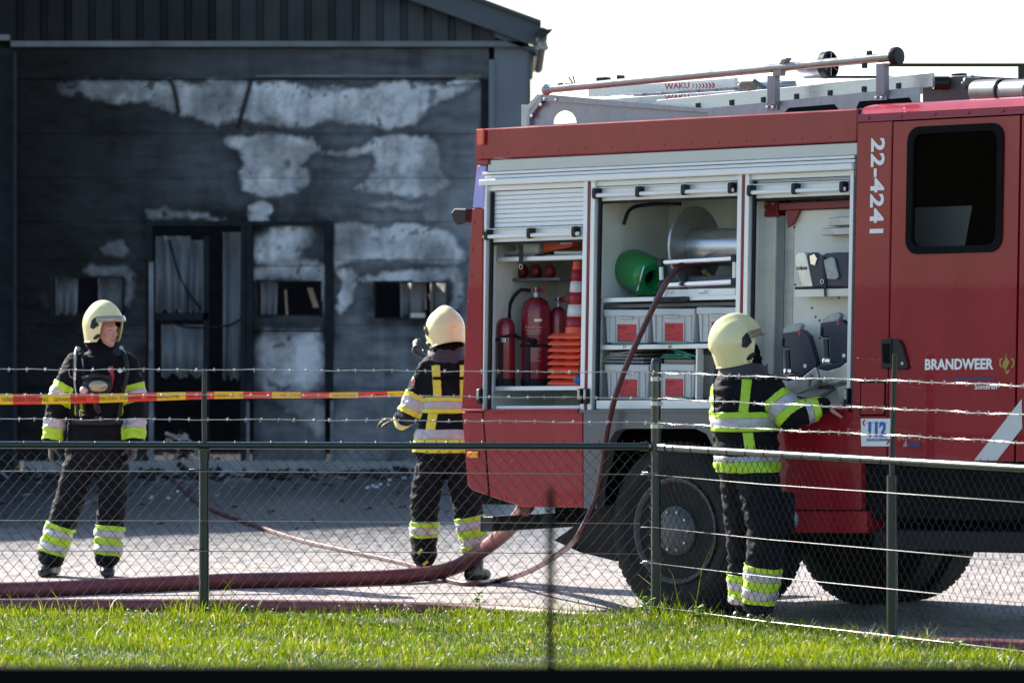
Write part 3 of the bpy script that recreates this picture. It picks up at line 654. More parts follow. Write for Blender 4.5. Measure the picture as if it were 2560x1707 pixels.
# ================================================================== FIRE ENGINE
TH = R(41); K3, K2 = 0.022, 0.020      # body leans forward a little, nose a little high
TO = Vector(((1692 - 1280) / 413.0, F / 413.0, 0.0))
TU = Vector((math.cos(TH), -math.sin(TH), 0)); TV = Vector((math.sin(TH), math.cos(TH), 0))
TMX = Matrix.Translation(TO) @ Matrix.Rotation(-TH, 4, 'Z')
def sh(x, y, z): return (x + K3 * (z - 0.6), y, z + K2 * x)
def TL(px, py, yl=0.0):
    d = np.array([(px-1280)/F, 1.0, -(py-HY)/F]); u = np.array(TU); v = np.array(TV); w = np.array([0, 0, 1.0])
    A = np.stack([u + K2*w, K3*u + w, -d], 1); b = np.array([0, 0, H]) - np.array(TO) - yl*v + 0.6*K3*u
    X, Z, t = np.linalg.solve(A, b); return float(X), float(Z)
def TX(px, py=740, yl=0.0): return TL(px, py, yl)[0]
def TZ(px, py, yl=0.0): return TL(px, py, yl)[1]
def TW(X, Y, Z): return TMX @ Vector(sh(X, Y, Z))

truck = thing('fire_engine', 'red fire engine with three open equipment lockers and ladders on its roof', 'fire engine', TO, -TH)
def tb(name, x0, x1, y0, y1, z0, z1, m, bev=0.004, parent=None, seg=1):
    return MB().box(x0, x1, y0, y1, z0, z1).build(name, m, parent or truck, fn=sh, bev=bev, seg=seg)
def pbox(name, px0, py0, px1, py1, y0, y1, m, bev=0.003, parent=None, yl=None):
    """box whose front face fills the photo rectangle at depth y0 in the locker"""
    yl = y0 if yl is None else yl; xm, ym = (px0+px1)/2, (py0+py1)/2
    return tb(name, TX(px0, ym, yl), TX(px1, ym, yl), y0, y1, TZ(xm, py1, yl), TZ(xm, py0, yl), m, bev, parent)
def pprism(name, pts, y0, y1, m, bev=0.0, parent=None):
    return MB().prism([TL(a, b, y0) for a, b in pts], y0, y1).build(name, m, parent or truck, fn=sh, bev=bev)

XR, XF = -1.70, 1.31                 # rear corner, rear wall of the cab
ZL = 1.262                           # ledge below the lockers
ZC0, ZC1 = TZ(1300, 395), TZ(1300, 318)   # red cornice
# ---- core and linings
MB().prism([(XR+.02, .80), (XR+.05, ZC1-.04), (XF-.02, ZC1-.04), (XF-.02, .80)], .75, 2.46).build('body_core', M['red_dark'], truck, fn=sh)
xs = [TX(1203, 740), TX(1457, 740), TX(1485, 740), TX(1842, 740), TX(1870, 740), TX(2126, 740)]
ZT = TZ(1480, 462)
for a, b, m_ in ((xs[0], xs[1], 'int'), (xs[2], xs[3], 'int'), (xs[4], xs[5], 'int')):
    tb('locker_back', a-.02, b+.02, .725, .745, ZL-.02, ZT+.1, M[m_], 0)
    tb('locker_ceiling', a-.02, b+.02, .06, .725, ZT+.04, ZT+.06, M['int'], 0)
    tb('locker_floor', a-.02, b+.02, .015, .725, ZL-.03, ZL-.004, M['alu_l'], 0)
tb('locker_wall', xs[0]-.045, xs[0]-.005, .03, .724, ZL, ZT+.1, M['int'], 0)
tb('locker_wall', xs[1]+.012, xs[2]-.012, .03, .724, ZL, ZT+.1, M['int'], 0)
tb('locker_wall', xs[3]+.012, xs[4]-.012, .03, .724, ZL, ZT+.1, M['int'], 0)
tb('locker_wall', xs[5]+.012, XF-.01, .03, .724, ZL, ZT+.1, M['int'], 0)
# ---- cornice, awning strip, header bands
tb('cornice', TX(1196, 360), TX(2152, 310), -.035, .30, ZC0, ZC1, M['red'], .008)
tb('roof_deck', XR+.06, XF-.01, .30, 2.44, ZC1-.10, ZC1-.04, M['alu'], 0)
for k in range(15):
    x = TX(1200, 385) + .05 + k * .21
    MB().lathe([(0, -.002), (.007, -.0015), (.008, 0)], (x, -.0355, ZC0+.035), (0, 1, 0), 8).build('rivet', M['red'], truck, fn=sh)
za = [TZ(1300, y) for y in (396.5, 427, 434, 436, 456, 470)]
XA, XE = TX(1222, 420), TX(2146, 390)
tb('awning_strip', XA, XE, -.012, .06, za[1], za[0], mat('awning_strip', (0.34, 0.38, 0.44), .18, .55, var=.05, vscale=2), .004)
tb('header_rail', TX(1213, 430), XE-.01, -.03, .06, za[2], za[1]-.001, M['alu_w'], .003)
tb('header_box', TX(1213, 445), XE-.012, -.018, .06, za[4]+.03, za[2]-.004, M['alu_w'], .003)
tb('header_lip', TX(1208, 450), XE-.01, -.045, .06, za[4]-.012, za[4]+.026, M['alu_w'], .006)
tb('header_frame', TX(1215, 462), XE-.02, .004, .07, ZT-.012, za[4]-.014, M['alu_l'], .002)
# ---- rear corner column
def lean(px0, py0, px1, py1): return TL(px0, py0), TL(px1, py1)
pprism('corner_column', [(1179, 521), (1208, 521), (1204, 1023), (1153, 1024)], -.02, .028, M['red'], .006)
pprism('blue_corner', [(1192, 414), (1214, 414), (1208, 519.5), (1181, 519.5)], -.018, .028, M['blue'], .004)
pprism('corner_cap', [(1194, 400), (1219, 399), (1219, 412), (1193, 413)], -.03, .028, M['red'], .004)
for k in range(7):
    x, z = TL(1190 - k*3.6, 556 + k*66)
    MB().lathe([(0, -.003), (.011, -.002), (.012, 0)], (x, -.0205, z), (0, 1, 0), 8).build('rivet', M['red'], truck, fn=sh)
x, z = TL(1207, 343, -.035)
MB().box(x-.03, x+.025, -.06, -.034, z-.05, z+.05).build('marker_lamp', M['red_lens'], truck, fn=sh, bev=.006)
# rear work lamp on the back face
x0_, z0_ = TL(1139, 545, .25); x1_, _ = TL(1178, 545, .25)
wl = MB().prism([(x1_, z0_+.055), (x0_+.03, z0_+.06), (x0_, z0_+.03), (x0_+.02, z0_-.02), (x0_+.05, z0_-.05), (x1_, z0_-.03)], .2, .36).build('work_lamp', M['black'], truck, fn=sh, bev=.008)
MB().prism([(XR-.045, ZL-.01), (XR+.0, TZ(1200, 405)), (xs[0]-.05, TZ(1200, 405)), (xs[0]-.05, ZL-.01)], .03, 2.46).build('rear_panel', M['red_dark'], truck, fn=sh)
# ---- frame posts, each: two aluminium rails, red strip between, rubber seals
ZP = ZL + .004
def frame_post(pxa, pxb, both=True):
    xa, xb = TX(pxa, 740), TX(pxb, 740); w = xb - xa
    if both:
        tb('frame_post', xa, xa+w*.36, -.012, .09, ZP, ZT+.03, M['alu_l'], .002)
        tb('frame_post', xb-w*.36, xb, -.012, .09, ZP, ZT+.03, M['alu_l'], .002)
        tb('red_strip', xa+w*.43, xb-w*.43, -.006, .05, ZP, ZT+.03, M['red'], 0)
        tb('rubber_seal', xa+w*.365, xa+w*.425, -.002, .05, ZP, ZT+.03, M['rubber'], 0)
        tb('rubber_seal', xb-w*.425, xb-w*.365, -.002, .05, ZP, ZT+.03, M['rubber'], 0)
    else:
        tb('frame_post', xa, xb, -.012, .09, ZP, ZT+.03, M['alu_l'], .002)
    return xa, xb
frame_post(1203, 1216, False); frame_post(1457, 1486); frame_post(1842, 1871); frame_post(2123, 2132, False)
for px_ in (1217.5, 1487.5, 1872.5):
    x = TX(px_+2, 740); tb('rubber_seal', x, x+.018, .012, .03, ZP, ZT-.02, M['rubber'], 0)
for px_ in (1203, 1455, 1470, 1842, 1857, 2121):
    x, z = TL(px_, 985); tb('shutter_latch', x-.004, x+.026, -.045, .0, z-.06, z+.035, M['black'], .006)
    tb('latch_plate', x+.001, x+.02, -.049, -.0455, z-.03, z+.03, M['steel'], .002)
# ---- roller shutters
def shutter(pxa, pxb, ytop_a, ybar_a, n_slats, brackets):
    xa, xb = TX(pxa, 500) + .012, TX(pxb, 490) - .012
    zbar = TZ(pxa+6, ybar_a); zr = zbar + .055; zb = zbar - .035
    for k in range(n_slats):
        z1_ = ZT - .016 - k*(ZT - .016 - zr)/n_slats; z0_ = ZT - .016 - (k+1)*(ZT - .016 - zr)/n_slats
        tb('slat', xa, xb, .030, .046, z0_+.0022, z1_, M['alu_l'], .0025)
    tb('shutter_rail', xa, xb, .022, .05, zb, zr-.002, M['alu_l'], .003)
    tb('rail_lip', xa, xb, .006, .0215, zr-.012, zr-.004, M['alu_w'], .002)
    tb('rubber_lip', xa, xb, .024, .048, zb-.016, zb-.001, M['rubber'], 0)
    MB().tube([(xa-.012, -.022, zbar), (xb-.004, -.022, zbar)], .0125, 10).build('pull_bar', M['alu_w'], truck, fn=sh, smooth=50)
    for px_ in brackets:
        x = TX(px_, 520)
        MB().prism_x([(.021, zr-.012), (-.034, zr-.010), (-.040, zr-.022), (-.040, zbar-.008), (-.028, zbar-.022), (.021, zbar-.014)], x-.014, x+.014).build('bracket', M['black'], truck, fn=sh, bev=.003)
        tb('bracket_cap', x-.012, x+.012, -.033, -.006, zr-.0095, zr-.005, M['alu_w'], .001)
shutter(1217, 1458, 478, 592, 8, (1224, 1331, 1443))
shutter(1489, 1843, 462, 489, 1, (1493, 1601, 1715, 1832))
shutter(1874, 2123, 452, 482, 2, (1880, 1991, 2111))
# ---- lower skirt
zs = ZL
pprism('ledge', [(1155, 1028), (1222, 1028), (1222, 1022.5), (1155, 1022.5)], -.045, .02, M['red'], .004)
pprism('lower_panel', [(1154, 1029), (1204, 1029), (1219, 1238), (1177, 1224), (1167, 1208)], -.035, .02, M['red'], .006)
pprism('lower_panel', [(1207, 1029), (1456, 1028), (1458, 1268), (1306, 1267), (1224, 1240)], -.035, .02, M['red'], .006)
tb('ledge', TX(1224, 1026), TX(1456, 1026), -.045, .02, ZL-.012, ZL+.012, M['red'], .004)
tb('ledge', TX(1458, 1026), TX(1822, 1026), -.042, .02, ZL-.012, ZL+.006, M['greyp'], .003)
tb('ledge', TX(1824, 1026), XF, -.045, .02, ZL-.012, ZL+.010, M['red'], .004)
arch = [(1459, 1029), (1822, 1029), (1822, 1275), (1806, 1240), (1796, 1180), (1785, 1120), (1766, 1084), (1738, 1071), (1560, 1071), (1538, 1078), (1524, 1100), (1515, 1140), (1495, 1215), (1492, 1270), (1459, 1270)]
pprism('wheel_arch', arch, -.034, .04, M['greyp'])
pprism('lower_panel', [(1824, 1029), (2152, 1028), (2152, 1274), (1824, 1274)], -.035, .02, M['red'], .006)
pprism('side_step', [(1824, 1277), (2166, 1277), (2166, 1332), (1824, 1332)], -.03, .30, M['red'], .006)
tb('skirt_box', TX(1180, 1150), TX(1480, 1150), .022, .6, TZ(1350, 1262), ZL-.04, M['under'], 0)
tb('wheel_well', TX(1500, 1150), TX(1815, 1150), .36, .75, .62, ZL-.04, M['under'], 0)
tb('wheel_well_top', TX(1480, 1150), TX(1822, 1150), .05, .75, ZL-.06, ZL-.035, M['under'], 0)
x, z = TL(1184, 1136, -.035)
MB().box(x-.047, x+.047, -.052, -.0345, z-.019, z+.019).build('side_marker', M['orange_lens'], truck, fn=sh, bev=.006)
for k, (a, b) in enumerate(((1225, 1232), (1272, 1245), (1316, 1252), (1362, 1253), (1406, 1254), (1444, 1254))):
    x, z = TL(a, b); MB().lathe([(0, -.003), (.012, -.002), (.013, 0)], (x, -.0355, z), (0, 1, 0), 8).build('rivet', M['red'], truck, fn=sh)
# chassis, underrun bar, mudflap
MB().box(-1.5, 4.2, .62, 1.85, .52, .90).build('chassis', M['under'], truck)
MB().box(-1.55, 1.3, .38, 2.1, .66, .95).build('underfloor', M['under'], truck)
MB().box(.62, 1.55, .25, .85, .42, .75).build('tank', M['under'], truck)
xu = TX(1203, 1308, .12); zu = TZ(1203, 1308, .12)
MB().box(xu, xu+.10, .12, 2.38, zu-.05, zu+.045).build('underrun_bar', M['black'], truck, fn=sh, bev=.006)
MB().box(xu-.004, xu+.002, .115, .30, zu-.052, zu+.047).build('bar_plate', M['greyp'], truck, fn=sh)
MB().prism([TL(a, b, .12) for a, b in ((1385, 1350), (1440, 1312), (1500, 1262), (1540, 1262), (1540, 1402), (1515, 1396), (1450, 1380))], .12, .52).build('mudflap', M['rubber'], truck, fn=sh)
# ---- wheels
def wheel(x, y, side, wide, dual=True):
    r = .535
    t = bpy.data.objects.new('wheel', None); link(t, truck); t.location = (x, y, r)
    def tyre(y0, y1):
        w = y1 - y0; s_ = .035
        prof = [(.30, 0), (.34, -.012), (.385, -.026), (.39, -.031), (.42, -.032), (.425, -.027), (.46, -.024), (.465, -.020), (.49, -.012), (.529, s_), (r, s_+.02), (r, w-s_-.02), (.529, w-s_), (.49, w+.012), (.42, w+.028), (.34, w+.012), (.30, w)]
        mb_ = MB(); mb_.lathe(prof, (0, y0, 0), (0, 1, 0), 48)
        for k in range(56):        # shoulder tread blocks
            a = 2*math.pi*k/56
            for yy in (y0+.035, y0+w-.035-.06):
                c, s2 = math.cos(a), math.sin(a); rr = r + .0025
                e = .021
                vv = []
                for dr in (-.02, .0):
                    for da in (-e, e):
                        for dy in (0, .06):
                            an = a + da/r; vv.append(((rr+dr)*math.cos(an), yy+dy, (rr+dr)*math.sin(an)))
                mb_.add(vv, [(0,1,3,2),(4,6,7,5),(0,4,5,1),(2,3,7,6),(0,2,6,4),(1,5,7,3)])
        mb_.build('tyre', M['tyre'], t, smooth=35)
    f = 1 if side < 0 else -1
    if side < 0: tyre(0, .29); 
    else: tyre(-.29, 0)
    if dual:
        if side < 0: tyre(.33, .62)
        else: tyre(-.62, -.33)
    mb_ = MB(); mb_.lathe([(.30, .02), (.312, -.012), (.322, -.022), (.312, -.026), (.295, -.01), (.285, .03), (.27, .13), (.20, .17), (.165, .17), (.16, .06), (.14, .03), (.0, .02)], (0, 0, 0), (0, f, 0), 36)
    mb_.build('rim', M['rim'], t, smooth=35)
    mb_ = MB(); mb_.lathe([(.15, .03), (.15, -.01), (.12, -.04), (.05, -.055), (0, -.055)], (0, 0, 0), (0, f, 0), 24); mb_.build('hub', M['rim'], t, smooth=35)
    for k in range(10):
        a = 2*math.pi*k/10; MB().lathe([(.015, .04), (.015, -.012), (.009, -.03), (0, -.03)], (.118*math.cos(a), -.02*f, .118*math.sin(a)), (0, f, 0), 6).build('wheel_nut', M['steel'], t)
    return t
wheel(0.0, .0, -1, .62); wheel(0.0, 2.42, 1, .62); wheel(4.05, .06, -1, .3, False); wheel(4.05, 2.40, 1, .3, False)
# ---- cab
ZR = TZ(2300, 262)            # top of the cab side
XC0 = TX(2150, 500); XD0, XD1 = TX(2241, 500), TX(2556, 500); XC1 = XC0 + 3.45
ZD1 = TZ(2400, 296); ZD0 = TZ(2400, 1152)
YC = -.04
prof = [(YC, ZD1+.005), (YC+.004, ZD1+.05), (YC+.025, ZR-.03), (YC+.07, ZR+.005), (YC+.16, ZR+.022), (.6, ZR+.035), (1.9, ZR+.035), (2.38, ZR+.022), (2.47, ZR+.005), (2.52, ZR-.04), (2.53, ZD1+.005)]
MB().prism_x(prof, XC0, XC1).build('cab_roof', M['red'], truck, fn=sh, smooth=40)
for k in range(10):
    MB().lathe([(0, -.003), (.010, -.002), (.011, 0)], (XC0+.08+.24*k, YC-.0005, ZD1+.028), (0, 1, 0), 8).build('rivet', M['red'], truck, fn=sh)
tb('cab_pillar', XC0, XD0-.012, YC, YC+.05, TZ(2200, 1152), ZD1+.003, M['red'], .005)
tb('cab_back', XC0, XC0+.03, YC+.05, 2.50, .9, ZD1+.02, M['under'], 0)
tb('cab_backing', XD0-.03, XC1, YC+.055, YC+.07, ZD0+.02, TZ(2400, 640), M['under'], 0)
tb('door_gap', XD0-.02, XC1, YC+.048, YC+.07, ZD1-.02, ZD1+.004, M['under'], 0)
wr = (TX(2283, 470), TX(2514, 470), TZ(2398, 628), TZ(2398, 318))
def side_door(name, xa, xb, win, glassy=True):
    n_ = 6; zm = win[2] - .10
    mb_ = MB().ring(rrect(xa, xb, zm, ZD1-.004, .0004, n_), rrect(*win, .075, n_), YC, YC+.045)
    mb_.box(xa, xb, YC, YC+.045, ZD0, zm - .0001)
    d = mb_.build(name, M['red'], truck, fn=sh)
    s_ = MB().ring(rrect(win[0]-.012, win[1]+.012, win[2]-.012, win[3]+.012, .085, n_), rrect(win[0]+.03, win[1]-.03, win[2]+.03, win[3]-.03, .06, n_), YC-.012, YC+.02).build('window_seal', M['under'], d, fn=sh, smooth=30)
    MB().prism(rrect(win[0]+.02, win[1]-.02, win[2]+.02, win[3]-.02, .065, n_), YC+.008, YC+.014).build('window_glass', M['glass'], d, fn=sh)
    return d
door = side_door('crew_door', XD0, XD1, wr)
w2 = (XD1+.12, XC1-.2, wr[2], wr[3]); door2 = side_door('front_door', XD1+.016, XC1-.05, w2)
# far side and inside of the cab
tb('far_side', XC0+.03, XC1, 2.46, 2.5, ZD0, ZD1, M['under'], 0)
tb('cab_headliner', XC0+.03, XC1, YC+.08, 2.46, ZD1-.02, ZD1-.01, M['under'], 0)
tb('cab_floor', XC0+.03, XC1, YC+.08, 2.46, ZD0+.05, ZD0+.1, M['black'], 0)
tb('dashboard', XC1-.5, XC1, YC+.1, 2.46, ZD0+.1, ZD0+1.0, M['black'], 0)
MB().prism([TL(p_, q_, .20) for p_, q_ in ((2278, 640), (2404, 640), (2428, 514), (2278, 519))], .20, .22).build('inner_panel', mat('pale_inner_panel', (.7, .71, .70), .5), truck, fn=sh, bev=.008)
tb('crew_seat', XD0+.1, XD0+.75, .5, 2.2, ZD0+.1, ZD0+.6, M['black'], .04)
# door handle
hx, hz = TL(2235, 885)
def P2D(pts, y0=YC): return [TL(p_, q_, y0) for p_, q_ in pts]
MB().prism(P2D([(2206, 848), (2233, 846), (2233, 922), (2208, 921)]), YC-.022, YC-.001).build('door_handle', M['black'], truck, fn=sh, bev=.006)
MB().prism(P2D([(2212, 860), (2230, 858), (2230, 908), (2213, 907)]), YC-.0235, YC-.0225).build('handle_recess', M['under'], truck, fn=sh)
hd = MB().prism(P2D([(2235, 847), (2252, 849), (2260, 862), (2275, 915), (2271, 924), (2235, 922)]), YC-.022, YC-.001).build('door_handle', M['black'], door, fn=sh, bev=.006)
x, z = TL(2262, 908, YC); MB().lathe([(0, -.004), (.010, -.004), (.010, 0)], (x, YC-.023, z), (0, 1, 0), 12).build('lock', M['steel'], hd, fn=sh)
# fuel flap
fx0, fz0 = TL(2150, 1040, YC); fx1, fz1 = TL(2216, 953, YC)
tb('flap_seam', fx0, fx1, YC-.0015, YC+.002, fz0, fz1, M['under'], 0)
tb('fuel_flap', fx0+.010, fx1-.010, YC-.010, YC+.001, fz0+.010, fz1-.010, M['red'], .003)
# lower cab: black step box and shadowed well, pale strip, small amber lamp
tb('cab_step', XC0, XC1, .02, .5, .62, ZD0-.02, M['under'], .01)
tb('step_edge', XC0+.15, XC1-.2, -.02, .3, .44, .56, mat('step_blue_black', (.008, .009, .012), .5, spec=.2), .01)
# ---- lettering and stickers
def side_text(body, px, py, height_px, m, parent=None, rot=0.0, bold=.002, sx=1.0, yo=None, align='LEFT', space=1.0, y0=None):
    y0 = YC if y0 is None else y0; s_ = height_px / 413.0 / .69
    me = text_mesh(body, s_, m, bold=bold*s_/.1, sx=sx, align=align, space=space)
    X, Z = TL(px, py, y0); c, s2 = math.cos(rot), math.sin(rot)
    for v in me.vertices:
        a_, b_, c_ = v.co; a2, b2 = a_*c - b_*s2, a_*s2 + b_*c
        v.co = sh(X + a2, y0 - .0025 - c_, Z + b2)
    return link(bpy.data.objects.new('lettering', me), parent or truck)
side_text('22-4241', 2194, 345, 38, M['white'], rot=-math.pi/2, bold=.0030, sx=1.22, space=1.09)
side_text('BRANDWEER', 2312, 912.5, 24, M['white'], door, bold=.0035, sx=.94, space=1.02)
side_text('Someren', 2437, 967, 12.5, M['white'], door, bold=.0016, sx=1.0)
# gold flame emblem: flame between two brackets over a small bow
def flat(name, pts, m, parent, y=YC-.0035, th=.001): return MB().prism(P2D(pts), y, y+th).build(name, m, parent, fn=sh)
flat('emblem', [(2515, 880), (2518, 893), (2525, 905), (2520, 916), (2514, 927), (2506, 914), (2510, 902), (2514, 897)], M['gold'], door)
flat('emblem', [(2499, 898), (2508, 894), (2508, 898), (2503, 902), (2503, 912), (2508, 918), (2505, 920), (2499, 913)], M['gold'], door)
flat('emblem', [(2537, 898), (2528, 894), (2528, 898), (2533, 902), (2533, 912), (2528, 918), (2531, 920), (2537, 913)], M['gold'], door)
flat('emblem', [(2509, 925), (2514, 930), (2518, 925), (2527, 925), (2518, 936)], M['gold'], door)
flat('blue_line', [(2385, 943), (2490, 944), (2490, 950), (2385, 949)], M['navy_ink'], door)
flat('pale_stripe', [(2555, 997), (2556, 1070), (2493, 1151), (2436, 1150)], M['refl_w'], door)
flat('small_sticker', [(2270, 1106), (2301, 1106), (2301, 1117), (2269, 1117)], M['navy_ink'], door)
flat('small_sticker', [(2263, 1090), (2266, 1094), (2268, 1106), (2269, 1116), (2258, 1117), (2260, 1108), (2264, 1104)], mat('pink_vinyl', (.5, .18, .2), .5), door)
stk = flat('sticker', [(2153, 1046), (2230, 1046), (2229, 1115), (2154, 1115)], M['white'], truck, y=YC-.004, th=.003)
side_text('112', 2166, 1075, 33, M['blue_ink'], truck, bold=.0045, sx=.86, y0=YC-.0045, space=.96)
side_text('DAAR RED JE LEVENS MEE', 2167, 1099.5, 6.2, M['blue_ink'], truck, bold=.001, sx=.62, y0=YC-.0045)
flat('sticker_line', [(2167, 1056), (2219, 1056), (2219, 1057), (2167, 1057)], M['blue_ink'], truck, y=YC-.0055)
for q in (((2162, 1048), (2165, 1050), (2162, 1054), (2161, 1059), (2165, 1063), (2162, 1065), (2158, 1060), (2158, 1053)), ((2222, 1096), (2225, 1099), (2224, 1106), (2219, 1112), (2216, 1109), (2220, 1105), (2221, 1100))):
    flat('sticker_mark', q, M['red_ink'], truck, y=YC-.0055)
# ---- roof: galvanised side plates, posts, rails
def tpl(name, pts, yl, th, m, hole=None, parent=None):
    return MB().prism([TL(a, b, yl) for a, b in pts], yl, yl+th).build(name, m, parent or truck, fn=sh)
YR = .34
pts_o = [(1318, 320), (1318, 288), (1357, 240), (1880, 283), (1880, 292)]
notch = [(1412 + 29*math.cos(a_), 308 - 31*math.sin(a_)) for a_ in np.linspace(math.pi + .4, -.4, 15)]
plate = tpl('roof_side_plate', [(1319, 322), (1319, 290), (1357, 243), (1890, 288), (1890, 300), (1445, 322)] + notch[::-1], YR, .006, M['galv'])
tpl('plate_flange', [(1355, 236), (1895, 283), (1895, 291), (1353, 252)], YR-.03, .028, M['galv'])
tpl('plate_flange', [(1317, 291), (1355, 236), (1361, 243), (1323, 296), (1323, 320), (1317, 320)], YR-.03, .028, M['galv'])
tpl('plate_hook', [(1303, 316), (1303, 262), (1320, 262), (1343, 236), (1350, 240), (1322, 274), (1318, 316)], YR+.10, .05, M['steel'])
for a, b in ((1362, 247), (1391, 249), (1353, 262), (1330, 290)):
    x, z = TL(a, b, YR-.03); MB().lathe([(0, -.008), (.011, -.006), (.013, 0)], (x, YR-.031, z), (0, 1, 0), 8).build('bolt', M['chrome'], truck, fn=sh)
tpl('roof_side_plate', [(1770, 295), (1770, 271), (2293, 218), (2299, 222), (2299, 275)], YR-.06, .01, M['galv'])
for q in (((1962, 281), (1972, 270), (2085, 261), (2096, 274)), ((2140, 272), (2148, 254), (2272, 244), (2284, 262))):
    tpl('plate_slot', q, YR-.0625, .004, M['under'])
for (xa, xb, yt, yb_) in ((1918, 1937, 190, 250), (2190, 2210, 160, 226)):
    tpl('tube_post', [(xa, yb_+12), (xa, yt), (xb, yt), (xb, yb_+12)], YR-.10, .05, M['int_m'])
    tpl('post_foot', [(xa-5, yb_+26), (xa-5, yb_+10), (xb+6, yb_+8), (xb+6, yb_+24)], YR-.075, .012, M['galv'])
    for dx in (2, 16):
        x, z = TL(xa+dx, yb_+18, YR-.075); MB().lathe([(0, -.012), (.010, -.01), (.012, 0)], (x, YR-.076, z), (0, 1, 0), 8).build('bolt', M['chrome'], truck, fn=sh)
tpl('post_clamp', [(1932, 190), (1932, 164), (1948, 162), (1953, 150), (1968, 145), (1955, 166), (1950, 190)], YR-.10, .05, M['int_m'])
def trail(name, a, b, yl, r, m, n=10, parent=None, pre=None):
    p, q = TL(*a, yl), TL(*b, yl)
    return MB().tube([(p[0], yl, p[1]), (q[0], yl, q[1])], r, n).build(name, m, parent or truck, fn=sh, smooth=50)
def rail_box(name, a, b, yl, h, th, m, parent=None):
    p, q = TL(*a, yl), TL(*b, yl)
    return MB().prism([(p[0], p[1]-h/2), (q[0], q[1]-h/2), (q[0], q[1]+h/2), (p[0], p[1]+h/2)], yl, yl+th).build(name, m, parent or truck, fn=sh)
rail_box('roof_bar', (2205, 163), (2600, 163), .50, .020, .02, M['black'])
rail_box('roof_bar', (2045, 193), (2290, 193), 1.6, .016, .02, M['black'])
tpl('roof_bar_post', [(2545, 262), (2545, 166), (2560, 166), (2560, 262)], .50, .03, M['black'])
rail_box('roof_edge_rail', (1320, 318), (2150, 276), .31, .02, .02, M['galv'])
# ================================================================== EQUIPMENT ON AND IN THE FIRE ENGINE
def tthing(name, label, cat, px, py, yl, group=None):
    X, Z = TL(px, py, yl); return thing(name, label, cat, TW(X, yl, Z), -TH, group)
def tpx(n): return n / 413.0     # photo pixels to metres at the engine
CX = 1 / math.cos(TH)            # lengths along the engine look shorter in the photo

# ---- roof load
def roof_obj(name, label, cat, px, py, yl, group=None):
    """thing on the roof; returns it and a function that turns photo points into its own coordinates"""
    X, Z = TL(px, py, yl); b = Vector(sh(X, yl, Z))
    t = thing(name, label, cat, TMX @ b, -TH, group)
    def loc(a, c, y=yl):
        q = TL(a, c, y); return Vector(sh(q[0], y, q[1])) - b
    return t, loc
t, L_ = roof_obj('suction_pipe', 'long silver pipe with black end caps lying along the near roof edge', 'pipe', 1800, 185, YR-.08)
MB().tube([L_(1372, 224), L_(2238, 142)], [.024, .027], 16).build('pipe', mat('pipe_aluminium', (.30, .285, .265), .34, .75, rvar=.1, vscale=12, var=.1), t, smooth=50)
d = (L_(2238, 142) - L_(1372, 224)).normalized()
MB().lathe([(.03, -.03), (.045, -.01), (.056, .0), (.058, .03), (.05, .045), (0, .05)], L_(2234, 142.4), d, 20).build('end_cap', M['black'], t, smooth=40)
MB().lathe([(.0, 0), (.036, .0), (.038, .015), (.03, .03), (.026, .05)], L_(1362, 225), d, 18).build('end_cap', M['steel'], t, smooth=40)
for a, b, ang in ((2172, 136, .6), (2160, 161, .5), (1400, 216, .1)):
    c = L_(a, b); MB().box(c.x-.015, c.x+.02, c.y-.01, c.y+.015, c.z-.025, c.z+.022).build('clamp_lever', M['black'], t, bev=.006)
# ladders with printed rails
def ladder(label, a0, a1, yl, h, text_at=None, rungs=(), rail_w=.45, group='ladders on the roof', m='alu', ext=None):
    t, L2 = roof_obj('ladder', label, 'ladder', a0[0], a0[1], yl, group)
    for k, yy in enumerate((yl, yl + rail_w)):
        p, q = L2(*a0), L2(*a1); off = Vector((0, yy-yl, 0))
        vv = []
        for e in (p, q): vv += [e + off + Vector((0, 0, -h/2)), e + off + Vector((0, .03, -h/2)), e + off + Vector((0, .03, h/2)), e + off + Vector((0, 0, h/2))]
        MB().add(vv, [(0,1,2,3),(7,6,5,4),(0,4,5,1),(1,5,6,2),(2,6,7,3),(3,7,4,0)]).build('side_rail', M[m], t, bev=.003)
    n_ = len(rungs) or 8
    for i in range(n_):
        if rungs: c = L2(*rungs[i])
        else: c = L2(*a0).lerp(L2(*a1), (i+.6)/n_)
        MB().tube([c + Vector((0, -.004 if rungs else .012, 0)), c + Vector((0, rail_w+.02, 0))], .014, 8).build('rung', M['black'] if rungs else M[m], t, smooth=50)
        if rungs: MB().box(c.x-.012, c.x+.016, -.012+0*c.y, .0, c.z-.018, c.z+.018).build('rung_end', M['black'], t, bev=.003)
    if text_at:
        for tx, ty in text_at:
            c = L2(tx, ty)
            for sx_ in (1.25,):
                me = text_mesh('WAKU', .052, M['red_ink'], bold=0.0, sx=sx_)
                for v in me.vertices: v.co = (c.x + v.co.x, c.y - .0015 - v.co.z, c.z + v.co.y + .02*v.co.x)
                link(bpy.data.objects.new('lettering', me), t)
            for i in range(7):
                x = c.x + .22 + .026*i; w_ = .003 + .0018*i
                MB().prism([(x, c.z-.016), (x+w_, c.z-.016), (x+w_+.012, c.z+.0), (x+w_, c.z+.016), (x, c.z+.016), (x+.012, c.z)], c.y-.002, c.y-.0005).build('arrow_mark', M['red_ink'], t)
    return t, L2
ladder('silver ladder with red printed arrows, the upper of the printed pair', (1470, 232), (1838, 207), .75, .06, [(1662, 218)])
ladder('silver ladder with red printed arrows, the lower of the printed pair', (1470, 262), (1838, 238), .72, .06, [(1662, 246)])
ladder('silver ladder with black rung ends behind the near roof plate', (1640, 268), (2330, 200), .46, .085, rungs=[(1745, 265), (1829, 257), (1908, 250), (1991, 242), (2075, 233), (2160, 224), (2246, 215)], rail_w=.4)
